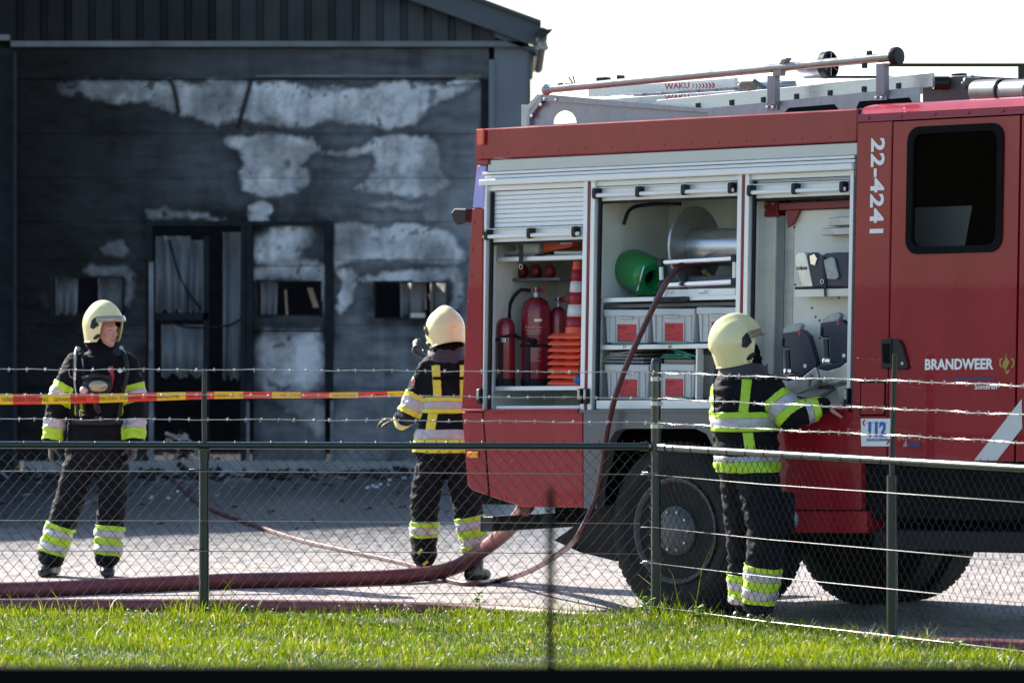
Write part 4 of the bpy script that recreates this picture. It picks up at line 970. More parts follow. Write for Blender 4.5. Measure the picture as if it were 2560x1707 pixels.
for nm, lb, px_, py_, r_, yl, mm in (('ladder_roller', 'round tan ladder roller at the end of the printed rails', 1853, 214, .028, .66, 'wood'), ('ladder_roller', 'round grey ladder roller just right of the first tube post', 1952, 214, .030, .62, 'steel'),
                         ('ladder_roller', 'black round roller behind the right end of the roof plate', 2335, 208, .040, .55, 'black'), ('ladder_roller', 'dark round roller left of the big grey roof tubes', 2412, 208, .034, .6, 'int_d')):
    t, L2 = roof_obj(nm, lb, 'roller', px_, py_, yl, 'rollers on the roof ladders')
    MB().lathe([(0, -.01), (r_*.75, -.01), (r_, 0), (r_, .09), (0, .1)], (0, 0, 0), (.8, .6, 0), 20).build('roller_body', M[mm], t, smooth=40)
    MB().lathe([(0, -.022), (.008, -.018), (.011, -.01)], (0, 0, 0), (.8, .6, 0), 10).build('axle_bolt', M['chrome'], t, smooth=True)
t, L2 = roof_obj('searchlight', 'silver drum-shaped searchlight behind the long roof pipe', 'searchlight', 2040, 168, .55)
ax = (L2(2062, 165) - L2(2010, 172)).normalized()
MB().lathe([(0, -.02), (.05, -.015), (.066, .02), (.072, .12), (.075, .16)], L2(2008, 171), ax, 24).build('drum', M['galv'], t, smooth=40)
MB().lathe([(.075, .0), (.083, .005), (.083, .05), (.07, .055), (.065, .02), (0, .02)], L2(2008, 171) + ax*.16, ax, 24).build('front_ring', M['black'], t, smooth=35)
for k in range(3):
    a = math.pi*k/3; e1 = Vector((0, 0, 1)); e2 = ax.cross(e1)
    c = L2(2008, 171) + ax*.212; v = (e1*math.cos(a) + e2*math.sin(a))*.07
    MB().tube([c-v, c+v], .004, 5).build('grille_bar', M['steel'], t)
def cyl(name, label, cat, a, b, yl, r, mcap, mbody, grp=None):
    t, L2 = roof_obj(name, label, cat, a[0], a[1], yl, grp); p, q = L2(*a), L2(*b); d_ = (q-p)
    MB().lathe([(0, 0), (r*.9, 0), (r, .01), (r, d_.length), (r*.9, d_.length+.004), (r*.8, d_.length-.03), (0, d_.length-.03)], p, d_, 24).build('tube_body', M[mbody], t, smooth=40); return t, L2
for lb, px_ in (('big pale grey storage tube on the cab roof, the nearer of two', 2475), ('big pale grey storage tube at the right picture edge on the cab roof', 2548)):
    yl = .35 if px_ == 2475 else .30
    t, L2 = roof_obj('storage_tube', lb, 'tube', px_, 232, yl, 'storage tubes on the cab roof'); p = L2(px_+30, 228)
    MB().lathe([(0, -.22), (.072, -.22), (.072, .0), (.066, .004), (.058, -.04), (0, -.04)], p, (1, -.25, 0), 24).build('tube_body', mat('dark_galvanised', (.16, .165, .17), .4, .6, var=.2), t, smooth=40)
t, L2 = roof_obj('roof_box', 'dark equipment box on the roof left of the grey tubes', 'box', 2370, 235, .62)
MB().prism([(L2(x_, z_).x, L2(x_, z_).z) for x_, z_ in ((2305, 262), (2305, 196), (2350, 192), (2430, 190), (2433, 262))], 0, .5).build('box_body', M['int_d'], t, bev=.006)
MB().prism([(L2(x_, z_).x, L2(x_, z_).z) for x_, z_ in ((2376, 190), (2380, 185), (2405, 183), (2405, 189))], 0, .05).build('box_handle', M['black'], t)
t, L2 = roof_obj('folded_stay', 'dark diagonal metal stay between the printed ladders and first post', 'bracket', 1910, 225, .7)
MB().tube([L2(1885, 202), L2(1925, 232)], .014, 6).build('stay_bar', M['int_d'], t); MB().tube([L2(1873, 205), L2(1873, 236)], .014, 6).build('stay_bar', M['int_d'], t)
t, L2 = roof_obj('valve_block', 'small black valve fittings standing behind the left roof plate', 'valve', 1520, 200, .9)
for a, b, w_, h_ in ((1505, 200, 24, 14), (1526, 203, 30, 8), (1548, 194, 6, 12)):
    c = L2(a, b); MB().box(c.x-tpx(w_)*.6, c.x+tpx(w_)*.6, -.02, .05, c.z-tpx(h_)/2, c.z+tpx(h_)/2).build('valve_body', M['black'], t, bev=.004)
MB().box(-.3, .3, 0, .06, L2(1520, 222).z, L2(1520, 208).z).build('valve_base', M['int_d'], t)
t, L2 = roof_obj('lever_pair', 'pair of thin black levers standing up behind the left roof plate', 'lever', 1432, 205, .9)
for a, b in (((1433, 210), (1422, 193)), ((1438, 210), (1432, 189))):
    MB().tube([L2(*a), L2(*b)], .005, 5).build('lever', M['black'], t)
MB().box(-.06, .1, -.01, .05, L2(1432, 222).z, L2(1432, 208).z).build('lever_base', M['black'], t)

# ---- locker 1 : shelves (parts of the engine)
def shelf(px0, px1, py0, py1, y0, y1, m='alu_l', nm='shelf'): return pbox(nm, px0, py0, px1, py1, y0, y1, M[m], .003)
shelf(1238, 1462, 640, 651, .12, .70); shelf(1246, 1400, 695, 703, .30, .71, 'int_d', 'lamp_shelf'); shelf(1236, 1458, 965, 976, .10, .71)
shelf(1240, 1448, 1014, 1022, .02, .07, 'alu_l', 'sill_rail')
for px_ in (1242, 1256): x = TX(px_, 800, .25); tb('wall_channel', x, x+.02, .25, .28, ZL, TZ(1250, 620, .25), M['alu_l'], .002)
# shelf items
t = tthing('rescue_saw', 'pale-handled rescue saw lying on the top shelf of the left locker', 'saw', 1310, 640, .25)
MB().ring(rrect(-.17, -.02, .01, .085, .03), rrect(-.145, -.045, .03, .066, .02), -.02, .02).build('handle', mat('pale_plastic', (.5, .5, .47), .5), t, smooth=40)
MB().box(-.01, .14, -.03, .05, .012, .085).build('saw_body', M['alu_w'], t, bev=.012)
MB().box(-.2, .12, -.035, -.022, .0, .01).build('blade_guard', M['steel'], t)
t = tthing('orange_wedge', 'orange-red wedge-shaped box on the top shelf of the left locker', 'box', 1400, 632, .25)
MB().prism([(-.11, .0), (.12, .035), (.15, .09), (-.11, .075)], -.03, .06).build('box_body', M['orange'], t, bev=.004)
MB().prism([(.03, .05), (.12, .056), (.12, .086), (.03, .082)], -.032, -.0305).build('pale_label', M['white'], t)
t = tthing('teal_board', 'thin teal board with a white edge lying under the orange wedge', 'board', 1415, 640, .2)
MB().box(-.14, .2, -.02, .2, .0, .008).build('board', M['teal'], t); MB().box(-.10, .2, -.0, .2, .0085, .03).build('white_case', M['alu_w'], t, bev=.004)
t = tthing('hanging_strap', 'navy strap with a metal ring hanging from the top shelf', 'strap', 1303, 612, .10)
MB().box(-.016, .016, -.004, .0, -.125, .0).build('webbing', M['strap'], t); MB().tube([(.014*math.cos(a), -.003, -.137+.014*math.sin(a)) for a in np.linspace(0, 6.28, 14)], .0025, 5, caps=False).build('ring', M['chrome'], t, smooth=True)
M['red_lamp'] = mat('dark_red_lamp', (.13, .008, .012), .35)
for i, (a, b) in enumerate(((1270, 676), (1306, 679), (1340, 679), (1374, 680))):
    t = tthing('hazard_lamp', 'dark red ribbed hazard lamp, ' + ('leftmost', 'second from left', 'third from left', 'rightmost')[i] + ' of four in the left locker', 'lamp', a, b, .38, 'ribbed hazard lamps in a row')
    MB().lathe([(0, -.03), (.028, -.028), (.042, -.018), (.044, .0), (.04, .02), (0, .022)], (0, 0, 0), (0.25, 1, 0), 18).build('lamp_body', M['red_lamp'], t, smooth=30)
    for k in range(10):
        q = 2*math.pi*k/10; MB().tube([(.030*math.cos(q), -.026, .030*math.sin(q)), (.045*math.cos(q), -.012, .045*math.sin(q)), (.045*math.cos(q), .012, .045*math.sin(q))], .0035, 4).build('rib', M['red_dark'], t)
def extinguisher(label, px, py_base, yl, r, h, valve=True, full=True, hose=None, lab=None):
    t = tthing('fire_extinguisher', label, 'extinguisher', px, py_base, yl, 'fire extinguishers in the left locker')
    MB().lathe([(r*.9, 0), (r*.97, .012), (r, .03), (r, h*.80), (r*.97, h*.88), (r*.8, h*.95), (r*.45, h*.99), (r*.3, h)], (0, 0, 0), (0, 0, 1), 24).build('cylinder', M['red_worn'], t, smooth=40)
    MB().lathe([(r*1.02, 0), (r*1.03, .05), (r*.9, .05)], (0, 0, -.002), (0, 0, 1), 24).build('foot', M['rubber'], t, smooth=40) if full else None
    if valve:
        MB().lathe([(r*.3, 0), (r*.28, .03), (.012, .035), (.012, .06)], (0, 0, h), (0, 0, 1), 12).build('valve', M['steel'], t, smooth=40)
        MB().tube([(-.02, 0, h+.045), (.04, 0, h+.055), (.10, 0, h+.10)], [.010, .008, .007], 6).build('lever', M['red_worn'], t, smooth=True)
        MB().tube([(.0, 0, h+.04), (.05, 0, h+.035), (.11, 0, h+.02)], [.010, .008, .007], 6).build('lever', M['red_worn'], t, smooth=True)
    if hose: MB().tube(spline(hose, 8), .012, 8).build('hose', M['rubber'], t, smooth=True)
    return t
HB = 965
e1 = extinguisher('small plain red extinguisher strapped at the left of the left locker', 1264, HB, .20, .060, .43, valve=False)
MB().tube([(.062*math.cos(a), .062*math.sin(a), .30+.02*math.cos(a)) for a in np.linspace(0, 6.28, 20)], .010, 4, caps=False).build('strap', M['strap'], e1)
MB().box(.02, .065, -.075, -.062, .275, .305).build('buckle', M['chrome'], e1, bev=.003); MB().box(.0, .03, -.07, -.064, .0, .28).build('strap_tail', M['strap'], e1)
e2 = extinguisher('large red extinguisher with white printing in the middle of the left locker', 1340, HB, .34, .093, .56,
                  hose=[(-.03, -.02, .60), (-.10, -.04, .60), (-.16, -.06, .52), (-.16, -.07, .42), (-.11, -.09, .33), (-.02, -.115, .30), (.07, -.11, .29)])
def wrap_text(t, body, z, size, r, m, a0=0.0, sx=1.0):
    me = text_mesh(body, size, m, bold=0.0, sx=sx, align='CENTER')
    for v in me.vertices:
        a = a0 + v.co.x / r; v.co = ((r+.0015+v.co.z)*math.sin(a), -(r+.0015+v.co.z)*math.cos(a), z + v.co.y)
    return link(bpy.data.objects.new('lettering', me), t)
VA = .55      # the side of the cylinders that faces the viewer
M['print'] = mat('pale_print', (.5, .38, .38), .5)
MB().add([(.0948*math.sin(a), -.0948*math.cos(a), z_) for z_ in (.407, .423) for a in np.linspace(VA+.05, VA+.55, 6)], [(i, i+1, 7+i, 6+i) for i in range(5)]).build('white_tag', M['white'], e2)
wrap_text(e2, 'Brandblusser', .372, .022, .093, M['print'], VA)
for k, w_ in enumerate((.10, .085, .09, .07, .095, .09, .06, .09, .08, .05, .085)):
    zz = .35 - .012*k if k < 3 else .25 - .013*(k-3)
    vv = [((.0945)*math.sin(a), -(.0945)*math.cos(a), z_) for z_ in (zz, zz+.0035) for a in np.linspace(VA - w_/2/.093, VA + w_/2/.093, 7)]
    MB().add(vv, [(i, i+1, 8+i, 7+i) for i in range(6)]).build('print_line', M['print'], e2)
MB().tube([(.04, -.115, .29), (.09, -.12, .275)], [.012, .028], 10).build('nozzle', M['black'], e2, smooth=40)
MB().tube([(.095*math.cos(a), .095*math.sin(a), .255) for a in np.linspace(0, 6.28, 24)], .010, 4, caps=False).build('strap', M['strap'], e2)
MB().box(.0, .03, -.105, -.096, .03, .25).build('strap_tail', M['strap'], e2)
e3 = extinguisher('slim red extinguisher half hidden between the large one and the cones', 1396, HB, .46, .058, .50)
MB().lathe([(.0592, .24), (.0592, .275)], (0, 0, 0), (0, 0, 1), 24).build('pale_band', M['print'], e3, smooth=True)
# orange traffic cones stacked
n_c = 8; gap = tpx(17.0)
ordn = ('lowest', 'second lowest', 'third from the bottom', 'fourth from the bottom', 'fifth from the bottom', 'third from the top', 'second from the top', 'topmost, striped')
for k in range(n_c):
    X, Z = TL(1440, 962, .26); z = Z + gap*k
    t = thing('traffic_cone', 'orange traffic cone, ' + ordn[k] + ' in the stack inside the left locker', 'cone', TW(X, .26, z), -TH, 'stacked traffic cones')
    MB().prism_x([(-.13, 0), (.13, 0), (.13, .012), (.10, .026), (.075, .034), (-.075, .034), (-.10, .026), (-.13, .012)], -.13, .13).build('base', M['orange'], t, bev=.008)
    hh = .48 if k == n_c-1 else .475
    def cr(z_): return .075 - (.075-.022)*z_/.48
    mb = MB(); mb.lathe([(cr(0), .03), (cr(.48), .48), (cr(.48)-.006, .48), (cr(0)-.006, .03)], (0, 0, 0), (0, 0, 1), 24); mb.build('cone_body', M['orange'], t, smooth=40)
    if k == n_c-1:
        for a, b, m_ in ((.05, .135, 'cone_dark'), (.14, .21, 'cone_white'), (.215, .285, 'cone_dark'), (.29, .355, 'cone_white'), (.36, .43, 'cone_dark')):
            MB().lathe([(cr(a)+.003, a), (cr(b)+.003, b)], (0, 0, 0), (0, 0, 1), 24).build('sleeve', M[m_], t, smooth=True)
t = tthing('blue_coupling', 'small blue coupling hanging beside the cones', 'coupling', 1446, 950, .10)
MB().lathe([(0, -.02), (.022, -.02), (.024, -.005), (.018, 0), (.024, .005), (.022, .02), (0, .02)], (0, 0, 0), (1, 0, 0), 14).build('coupling_body', mat('blue_plastic', (.01, .12, .42), .4), t, smooth=35)
MB().tube(spline([(0, 0, .02), (.005, 0, .07), (.02, 0, .12)]), .004, 5).build('cord', M['black'], t, smooth=True)

# ---- locker 2 fixed fittings: reel, roller frame, shelves
shelf(1506, 1842, 741, 752, .06, .70); shelf(1500, 1842, 860, 872, .05, .70)
shelf(1490, 1842, 1000, 1022, .0, .06, 'alu_w', 'sill_panel'); shelf(1508, 1842, 758, 768, .10, .70, 'int_d', 'drawer_gap')
pbox('shelf_grip', 1633, 742, 1718, 755, .035, .058, M['black'], .004)
for px_ in (1502, 1590): 
    x = TX(px_, 620, .2 if px_ == 1502 else .62); yy = .2 if px_ == 1502 else .62
    tb('wall_channel', x, x+.03, yy, yy+.03, TZ(1510, 745, .2), TZ(px_, 538, yy), M['alu_l'], .002)
zf = TZ(1520, 515, .3)
MB().tube(spline([(xs[2]+.06, .2, zf-.12), (xs[2]+.07, .25, zf-.03), (xs[2]+.12, .35, zf), (xs[2]+.35, .40, zf)]), .012, 8).build('cable_duct', M['black'], truck, fn=sh, smooth=True)
pbox('switch_box', 1503, 703, 1536, 728, .22, .30, M['alu_w'], .004)
side_text('11', 1557, 867, 8, M['red_ink'], truck, bold=.001, y0=.05); side_text('10', 1670, 867, 8, M['red_ink'], truck, bold=.001, y0=.05)
# hose reel
rx, rz = TL(1738, 618, .40); RR = .245
reel = bpy.data.objects.new('hose_reel', None); link(reel, truck); reel.location = sh(rx, .40, rz)
MB().lathe([(0, -.02), (RR, -.02), (RR+.008, -.012), (RR+.008, .004), (RR, .008), (0, .008)], (0, 0, 0), (1, 0, 0), 48).build('flange', M['steel'], reel, smooth=30)
MB().lathe([(.115, .0), (.115, .62)], (0, 0, 0), (1, 0, 0), 36).build('drum', M['alu'], reel, smooth=30)
MB().lathe([(.1165, .005), (.118, .012), (.1165, .02)], (0, 0, 0), (1, 0, 0), 36).build('drum_collar', M['steel'], reel, smooth=30)
MB().lathe([(.05, -.10), (.05, .0)], (0, 0, 0), (1, 0, 0), 16).build('hub', M['black'], reel, smooth=30)
MB().lathe([(0, -.13), (.02, -.13), (.03, -.1)], (0, 0, .05), (1, 0, 0), 12).build('hub_bolt', M['chrome'], reel, smooth=30)
# guide roller frame
def tube_px(name, pts, yl, r, m, n=10, parent=None):
    return MB().tube([(TL(a, b, yl)[0], yl, TL(a, b, yl)[1]) for a, b in pts], r, n).build(name, M[m], parent or truck, fn=sh, smooth=50)
tube_px('guide_roller', [(1656, 656), (1832, 646)], .08, .017, 'chrome', 14); tube_px('guide_roller', [(1668, 713), (1834, 704)], .08, .019, 'chrome', 14)
tube_px('guide_roller', [(1653, 668), (1654, 700)], .07, .013, 'alu_w'); tube_px('guide_roller', [(1836, 655), (1836, 695)], .07, .012, 'alu_w')
for a, b in ((1652, 657), (1654, 712), (1836, 646), (1836, 704)):
    x, z = TL(a, b, .07); tb('roller_joint', x-.022, x+.022, .055, .10, z-.022, z+.022, M['black'], .006)
pbox('reel_plate', 1662, 722, 1838, 742, .075, .10, M['alu_l'], .003); pbox('reel_bracket', 1651, 722, 1662, 745, .06, .10, M['alu_w'], .003)
pbox('plate_sticker', 1665, 725, 1686, 738, .073, .0745, M['white'], 0); pbox('plate_sticker', 1743, 722, 1773, 735, .073, .0745, M['white'], 0)
for a, b, c, m_ in ((1667, 730, 1673, 'red_ink'), (1676, 729, 1684, 'red_ink'), (1676, 733, 1682, 'red_ink'), (1746, 732, 1769, 'black_ink'), (1760, 727, 1770, 'black_ink')):
    pbox('print_line', a, b, c, b+1.6, .0718, .0728, M[m_], 0)
tb('reel_motor', rx+.02, rx+.55, .30, .60, TZ(1700, 745, .3), TZ(1700, 690, .3), M['int_d'], .01)
tb('reel_stand', rx-.09, rx-.05, .36, .44, TZ(1660, 745, .36), rz+.04, M['black'], .004)
# green rolled hose
t = tthing('green_hose_roll', 'glossy green rolled hose lying beside the reel in the middle locker', 'hose', 1600, 690, .30)
ax = Vector((.92, -.30, -.25)).normalized()
MB().lathe([(.045, .13), (.06, .155), (.10, .16), (.118, .145), (.126, .11)] + [(.126 + (.002 if i % 2 else -.001), .10 - .025*i) for i in range(9)] + [(.115, -.13), (.09, -.14), (.05, -.135), (.045, .13)], (-.0, 0, .02), ax, 32, caps=False).build('hose_roll', M['green'], t, smooth=40)
MB().lathe([(.0, .08), (.05, .08)], (0, 0, .02), ax, 24).build('roll_core', M['black'], t)
MB().tube(spline([(.11, -.06, -.07), (.03, -.07, -.115), (-.02, -.02, -.12), (.14, -.02, -.10)]), .014, 6, sx=.5).build('loose_end', M['green'], t, smooth=True)
MB().tube([(.085, -.13, -.09), (.155, -.15, .06)], .004, 5).build('stay_rod', M['alu_w'], t)
# crates
def crate(label, x0, y0, x1, y1, lx0, ly0, lx1, ly1, yl):
    X0, Z1 = TL(x0, (y0+y1)/2, yl)[0], TL((x0+x1)/2, y0, yl)[1]; X1, Z0 = TL(x1, (y0+y1)/2, yl)[0], TL((x0+x1)/2, y1, yl)[1]
    w, h = X1-X0, Z1-Z0
    t = thing('storage_crate', label, 'crate', TW((X0+X1)/2, yl, Z0), -TH, 'grey storage crates in the middle locker'); a = w/2
    mb_ = MB(); e = .02
    outer = [(-a+e, 0), (a-e, 0), (a-.006, h-.045), (a, h-.045), (a, h), (-a, h), (-a, h-.045), (-a+.006, h-.045)]
    mb_.prism(outer, .012, .40).build('crate_body', M['crate'], t, bev=.004)
    MB().box(-a, a, .0, .42, h-.042, h-.002).build('rim', M['crate'], t, bev=.004)
    for s_ in (-1, 1):
        x = s_*(a-.035); MB().box(x-.006, x+.006, .001, .0125, .008, h-.044).build('rib', M['crate'], t, bev=.002)
        x = s_*(a-.085); MB().box(x-.004, x+.004, .003, .0125, .008, h-.044).build('rib', M['crate'], t, bev=.002)
    MB().box(-.055, .055, -.010, .012, h-.056, h-.044).build('handle_lip', M['crate'], t, bev=.003)
    u0 = TL(lx0, (ly0+ly1)/2, yl)[0] - (X0+X1)/2; u1 = TL(lx1, (ly0+ly1)/2, yl)[0] - (X0+X1)/2; v1 = TL(lx0, ly0, yl)[1]-Z0; v0 = TL(lx0, ly1, yl)[1]-Z0
    lb = MB().box(u0, u1, .0085, .0115, v0, v1).build('red_label', M['label_red'], t)
    me = text_mesh('Brandweer Someren', .0125, M['black_ink'], ext=.0002, sx=.8)
    for v in me.vertices: v.co = (u0 + .012 + v.co.x*.8, .0078 - v.co.z, v1 - .018 + v.co.y)
    link(bpy.data.objects.new('lettering', me), lb)
    for k, (s0, s1) in enumerate(((.05, .45), (.1, .35), (.55, .92), (.05, .3))):
        zz = v1 - .032 - .014*k; MB().box(u0+(u1-u0)*s0, u0+(u1-u0)*s1, .0078, .0084, zz, zz+.003).build('print_line', M['black_ink'], lb)
    return t
crate('grey crate with red label, upper row leftmost in the middle locker', 1509, 774, 1621, 857, 1541, 811, 1588, 855, .06)
crate('grey crate with red label, centre of the upper row in the middle locker', 1625, 771, 1736, 856, 1660, 808, 1710, 853, .06)
crate('grey crate of the upper row partly hidden by the right helmet', 1741, 768, 1846, 855, 1777, 805, 1828, 850, .06)
crate('grey crate with red label, lower row left, behind the burgundy hose', 1512, 911, 1621, 995, 1546, 948, 1595, 992, .06)
crate('grey crate with red label, lower row, behind the stout green post', 1625, 910, 1736, 993, 1661, 947, 1710, 991, .06)
for lb, a, b, yl, w_ in (('teal mat under the upper left crate', 1565, 860, .045, 74), ('teal mat under the upper centre crate', 1682, 859, .045, 74), ('teal mat under the lower left crate', 1575, 998, .045, 60), ('teal mat under the lower crate behind the post', 1690, 997, .045, 60)):
    t = tthing('teal_mat', lb, 'mat', a, b, yl, 'teal mats under the crates'); MB().box(-tpx(w_)*.62, tpx(w_)*.62, -.01, .35, -.0005, .008).build('mat_sheet', M['teal'], t, bev=.002)
t = tthing('black_box', 'tall black box right of the lower crates in the middle locker', 'box', 1768, 998, .10)
MB().box(-.045, .05, 0, .35, 0, .30).build('box_body', M['int_d'], t, bev=.006); MB().box(-.055, .06, -.006, .36, .27, .30).build('box_lid', M['black'], t, bev=.006)
pbox('divider', 1739, 872, 1743, 997, .04, .6, M['alu_l'], 0)
# folded blankets
t = tthing('wool_blanket', 'folded grey wool blanket on top of the lower left crate', 'blanket', 1560, 909, .10)
mb = MB()
for k in range(4):
    z_ = .012 + .016*k; a_ = .17 - .02*k; pts = [(-a_ + .004*k, 0, z_), (-a_*.3, 0, z_+.006*math.sin(k)), (a_*.5, 0, z_ + .004*k), (a_ + .02*math.sin(k*2), 0, z_ + .006*k)]
    path = spline(pts, 6); vv = []
    for p in path: vv += [(p.x, -.02, p.z-.006), (p.x, .3, p.z-.006), (p.x, .3, p.z+.007), (p.x, -.02, p.z+.007)]
    n_ = len(path); mb.add(vv, [(4*i+j, 4*i+(j+1) % 4, 4*i+4+(j+1) % 4, 4*i+4+j) for i in range(n_-1) for j in range(4)] + [(0, 1, 2, 3), (4*n_-1, 4*n_-2, 4*n_-3, 4*n_-4)])
for a0 in (-.17, ):
    mb.tube([(a0 + .02*math.cos(a) , -.02 + .32*(i % 2)*0, .035 + .03*math.sin(a)) for i, a in enumerate(np.linspace(math.pi*.5, math.pi*1.5, 8))], .009, 6)
mb.build('blanket_folds', M['wool'], t, smooth=60)
t = tthing('teal_tarpaulin', 'crumpled teal tarpaulin folded above the lower crate behind the post', 'tarpaulin', 1695, 897, .12)
mb = MB()
for z_, x0_, x1_, tl in ((.004, -.14, .10, .0), (.018, -.12, .10, .0), (.03, -.03, .10, .12), (.05, -.06, .14, .16), (.066, -.05, .14, .02)):
    mb.add([(x0_, 0, z_ + .05*tl), (x1_, 0, z_ - tl*.25), (x1_, .3, z_ - tl*.25), (x0_, .3, z_ + .05*tl), (x0_, 0, z_+.01+.05*tl), (x1_, 0, z_+.01 - tl*.25), (x1_, .3, z_+.01 - tl*.25), (x0_, .3, z_+.01+.05*tl)], [(0,3,2,1),(4,5,6,7),(0,1,5,4),(1,2,6,5),(2,3,7,6),(3,0,4,7)])
mb.build('sheet_folds', M['teal'], t, bev=.002)
t = tthing('timber_block', 'brown wooden board lying on the lower crate behind the post', 'board', 1698, 909, .10); MB().box(-.12, .12, 0, .3, 0, .026).build('board', M['wood'], t, bev=.003)

# ---- locker 3 fixed fittings
pbox('hinge_block', 1889, 503, 1944, 542, .16, .30, M['red_dark'], .006); 
for a, b in ((1896, 531), (1913, 525), (1917, 509), (1934, 509)):
    x, z = TL(a, b, .16); MB().lathe([(0, -.01), (.009, -.008), (.011, 0)], (x, .159, z), (0, 1, 0), 8).build('bolt', M['chrome'], truck, fn=sh)
pprism('swing_beam', [(1946, 508), (2126, 499), (2126, 519), (1946, 526)], .12, .20, M['red_dark'], .004)  # hinge, beam and gusset: locker shade put into a darker red
pprism('beam_gusset', [(1964, 526), (1999, 525), (1984, 558), (1968, 570)], .13, .15, M['red_dark'], .002)
pbox('swing_post', 1888, 542, 1934, 1040, .17, .28, M['int'], .008); pbox('post_channel', 1935, 540, 1958, 1040, .19, .26, M['int_m'], .002)
pbox('post_channel', 1959, 528, 1982, 1040, .175, .26, M['steel'], .002); pbox('conduit', 1879, 545, 1887, 1040, .2, .25, M['int_d'], .004)
panel3 = pbox('swing_panel', 1982, 524, 2124, 1024, .16, .19, M['int_w'], .003)
pbox('tool_holder', 2072, 543, 2126, 564, .10, .16, M['steel'], .003); pbox('tool_holder', 2055, 569, 2126, 588, .07, .16, M['steel'], .004)
pbox('tool_shelf', 1987, 722, 2124, 742, .03, .16, M['int_w'], .003); pbox('shelf_mat', 1987, 716, 2124, 721.5, .028, .16, M['rubber'], 0)
for a, b in ((1986, 568), (1988, 712), (2097, 744), (2039, 792), (2049, 801), (2050, 845), (2030, 770)):
    x, z = TL(a, b, .16); MB().lathe([(0, -.004), (.007, -.003), (.008, 0)], (x, .1595, z), (0, 1, 0), 8).build('screw', M['int_d'], truck, fn=sh)
tb('locker3_sill', xs[4], xs[5], .0, .05, ZL+.002, ZL+.03, M['int_d'], .002)
# power tools
M['toolsteel'] = mat('satin_tool_steel', (.62, .61, .57), .3, .55, var=.15, vscale=18)
def lukas(t, pos, size, rot=0.0, yy=0.0):
    me = text_mesh('LUKAS', size, M['black_ink'], bold=.0008, shear=.15); c, s_ = math.cos(rot), math.sin(rot)
    for v in me.vertices:
        a, b, e = v.co; v.co = (pos[0] + a*c - b*s_, yy - .001 - e, pos[1] + a*s_ + b*c)
    link(bpy.data.objects.new('lettering', me), t)
def cut(t, name, pts, y0, y1, m, O, yl, bev=.006, seg=2):
    """profile traced at depth yl, given real thickness"""
    P = [(TL(a, b, yl)[0] - O[0], TL(a, b, yl)[1] - O[1]) for a, b in pts]
    return MB().prism(P, y0*.5, y1*.5).build(name, m, t, bev=bev*.7, seg=seg), P
def spreader(label, dx, dy, full=True):
    yl = .06; O = TL(2005+dx, 985+dy, yl)
    t = thing('rescue_spreader', label, 'rescue tool', TW(O[0], yl, O[1]), -TH, 'battery rescue tools on the swing panel')
    T = lambda P: [(a+dx, b+dy) for a, b in P]
    cut(t, 'tool_body', T([(1975, 836), (2015, 824), (2030, 838), (2048, 905), (2046, 918), (2022, 932), (1990, 936), (1984, 925), (1982, 872), (1972, 870)]), -.05, .05, M['navy'], O, yl, .012)
    cut(t, 'battery_cap', T([(1965, 824), (1985, 811), (2005, 807), (2012, 812), (2008, 826), (1998, 833), (1966, 836)]), -.045, .045, M['tool_grey'], O, yl, .010)
    cut(t, 'battery', T([(1963, 834), (2012, 826), (2014, 858), (1968, 872), (1960, 866)]), -.052, .052, M['navy'], O, yl, .008)
    cut(t, 'grip_slot', T([(1966, 846), (1971, 845), (1970, 868), (1965, 866)]), -.0535, -.0525, M['under'], O, yl, 0)
    c0 = TL(1972+dx, 874+dy, yl); c1 = TL(1974+dx, 926+dy, yl)
    MB().tube([(c0[0]-O[0], -.01, c0[1]-O[1]), (c1[0]-O[0], -.01, c1[1]-O[1])], .019, 12).build('handle', M['navy'], t, smooth=50)
    c2 = TL(1976+dx, 930+dy, yl); MB().lathe([(.02, .0), (.032, .004), (.034, .02), (.03, .03), (0, .032)], (c2[0]-O[0], -.015, c2[1]-O[1]-.012), (0, 0, 1), 12).build('control_ring', M['chrome'], t, smooth=30)
    cut(t, 'collar', T([(1956, 940), (1980, 938), (2026, 928), (2008, 944), (1978, 953), (1958, 950)]), -.055, .055, M['navy'], O, yl, .008)
    cut(t, 'head', T([(1957, 950), (1978, 954), (2010, 944), (2046, 916), (2055, 948), (2035, 968), (2000, 984), (1968, 988), (1962, 975)]), -.05, .05, M['toolsteel'], O, yl, .006)
    c3 = TL(1974+dx, 978+dy, yl); MB().lathe([(0, -.012), (.016, -.012), (.02, -.004), (.02, 0)], (c3[0]-O[0], -.0255, c3[1]-O[1]), (0, 1, 0), 16).build('pivot', M['steel'], t, smooth=30)
    q = TL(2029+dx, 966+dy, yl); lukas(t, (q[0]-O[0], q[1]-O[1]), .026, 1.25, -.0265)
    q = TL(2021+dx, 914+dy, yl); MB().lathe([(0, -.003), (.012, -.003), (.012, 0)], (q[0]-O[0], -.0265, q[1]-O[1]), (0, 1, 0), 14).build('round_badge', M['white'], t)
    q = TL(2008+dx, 832+dy, yl); MB().box(q[0]-O[0]-.008, q[0]-O[0]+.008, -.0280, -.0268, q[1]-O[1]-.016, q[1]-O[1]+.012).build('red_tab', M['red_ink'], t)
    return t, O, cut, T, yl
spreader('battery rescue spreader with grey cap, the lower left of the two upright tools', 0, 0)
t, O, _, T, yl = spreader('battery rescue cutter hanging higher at the right locker edge', 97, -26)
cut(t, 'blade_arm', [(2095, 970), (2125, 962), (2130, 1018), (2106, 1020)], -.03, .03, M['toolsteel'], O, yl, .004)
q = TL(2113, 1015, yl); lukas(t, (q[0]-O[0], q[1]-O[1]), .030, 1.45, -.0165)
t = tthing('ram_cradle', 'black bent cradle tube under the upright rescue tools', 'cradle', 2050, 990, .10)
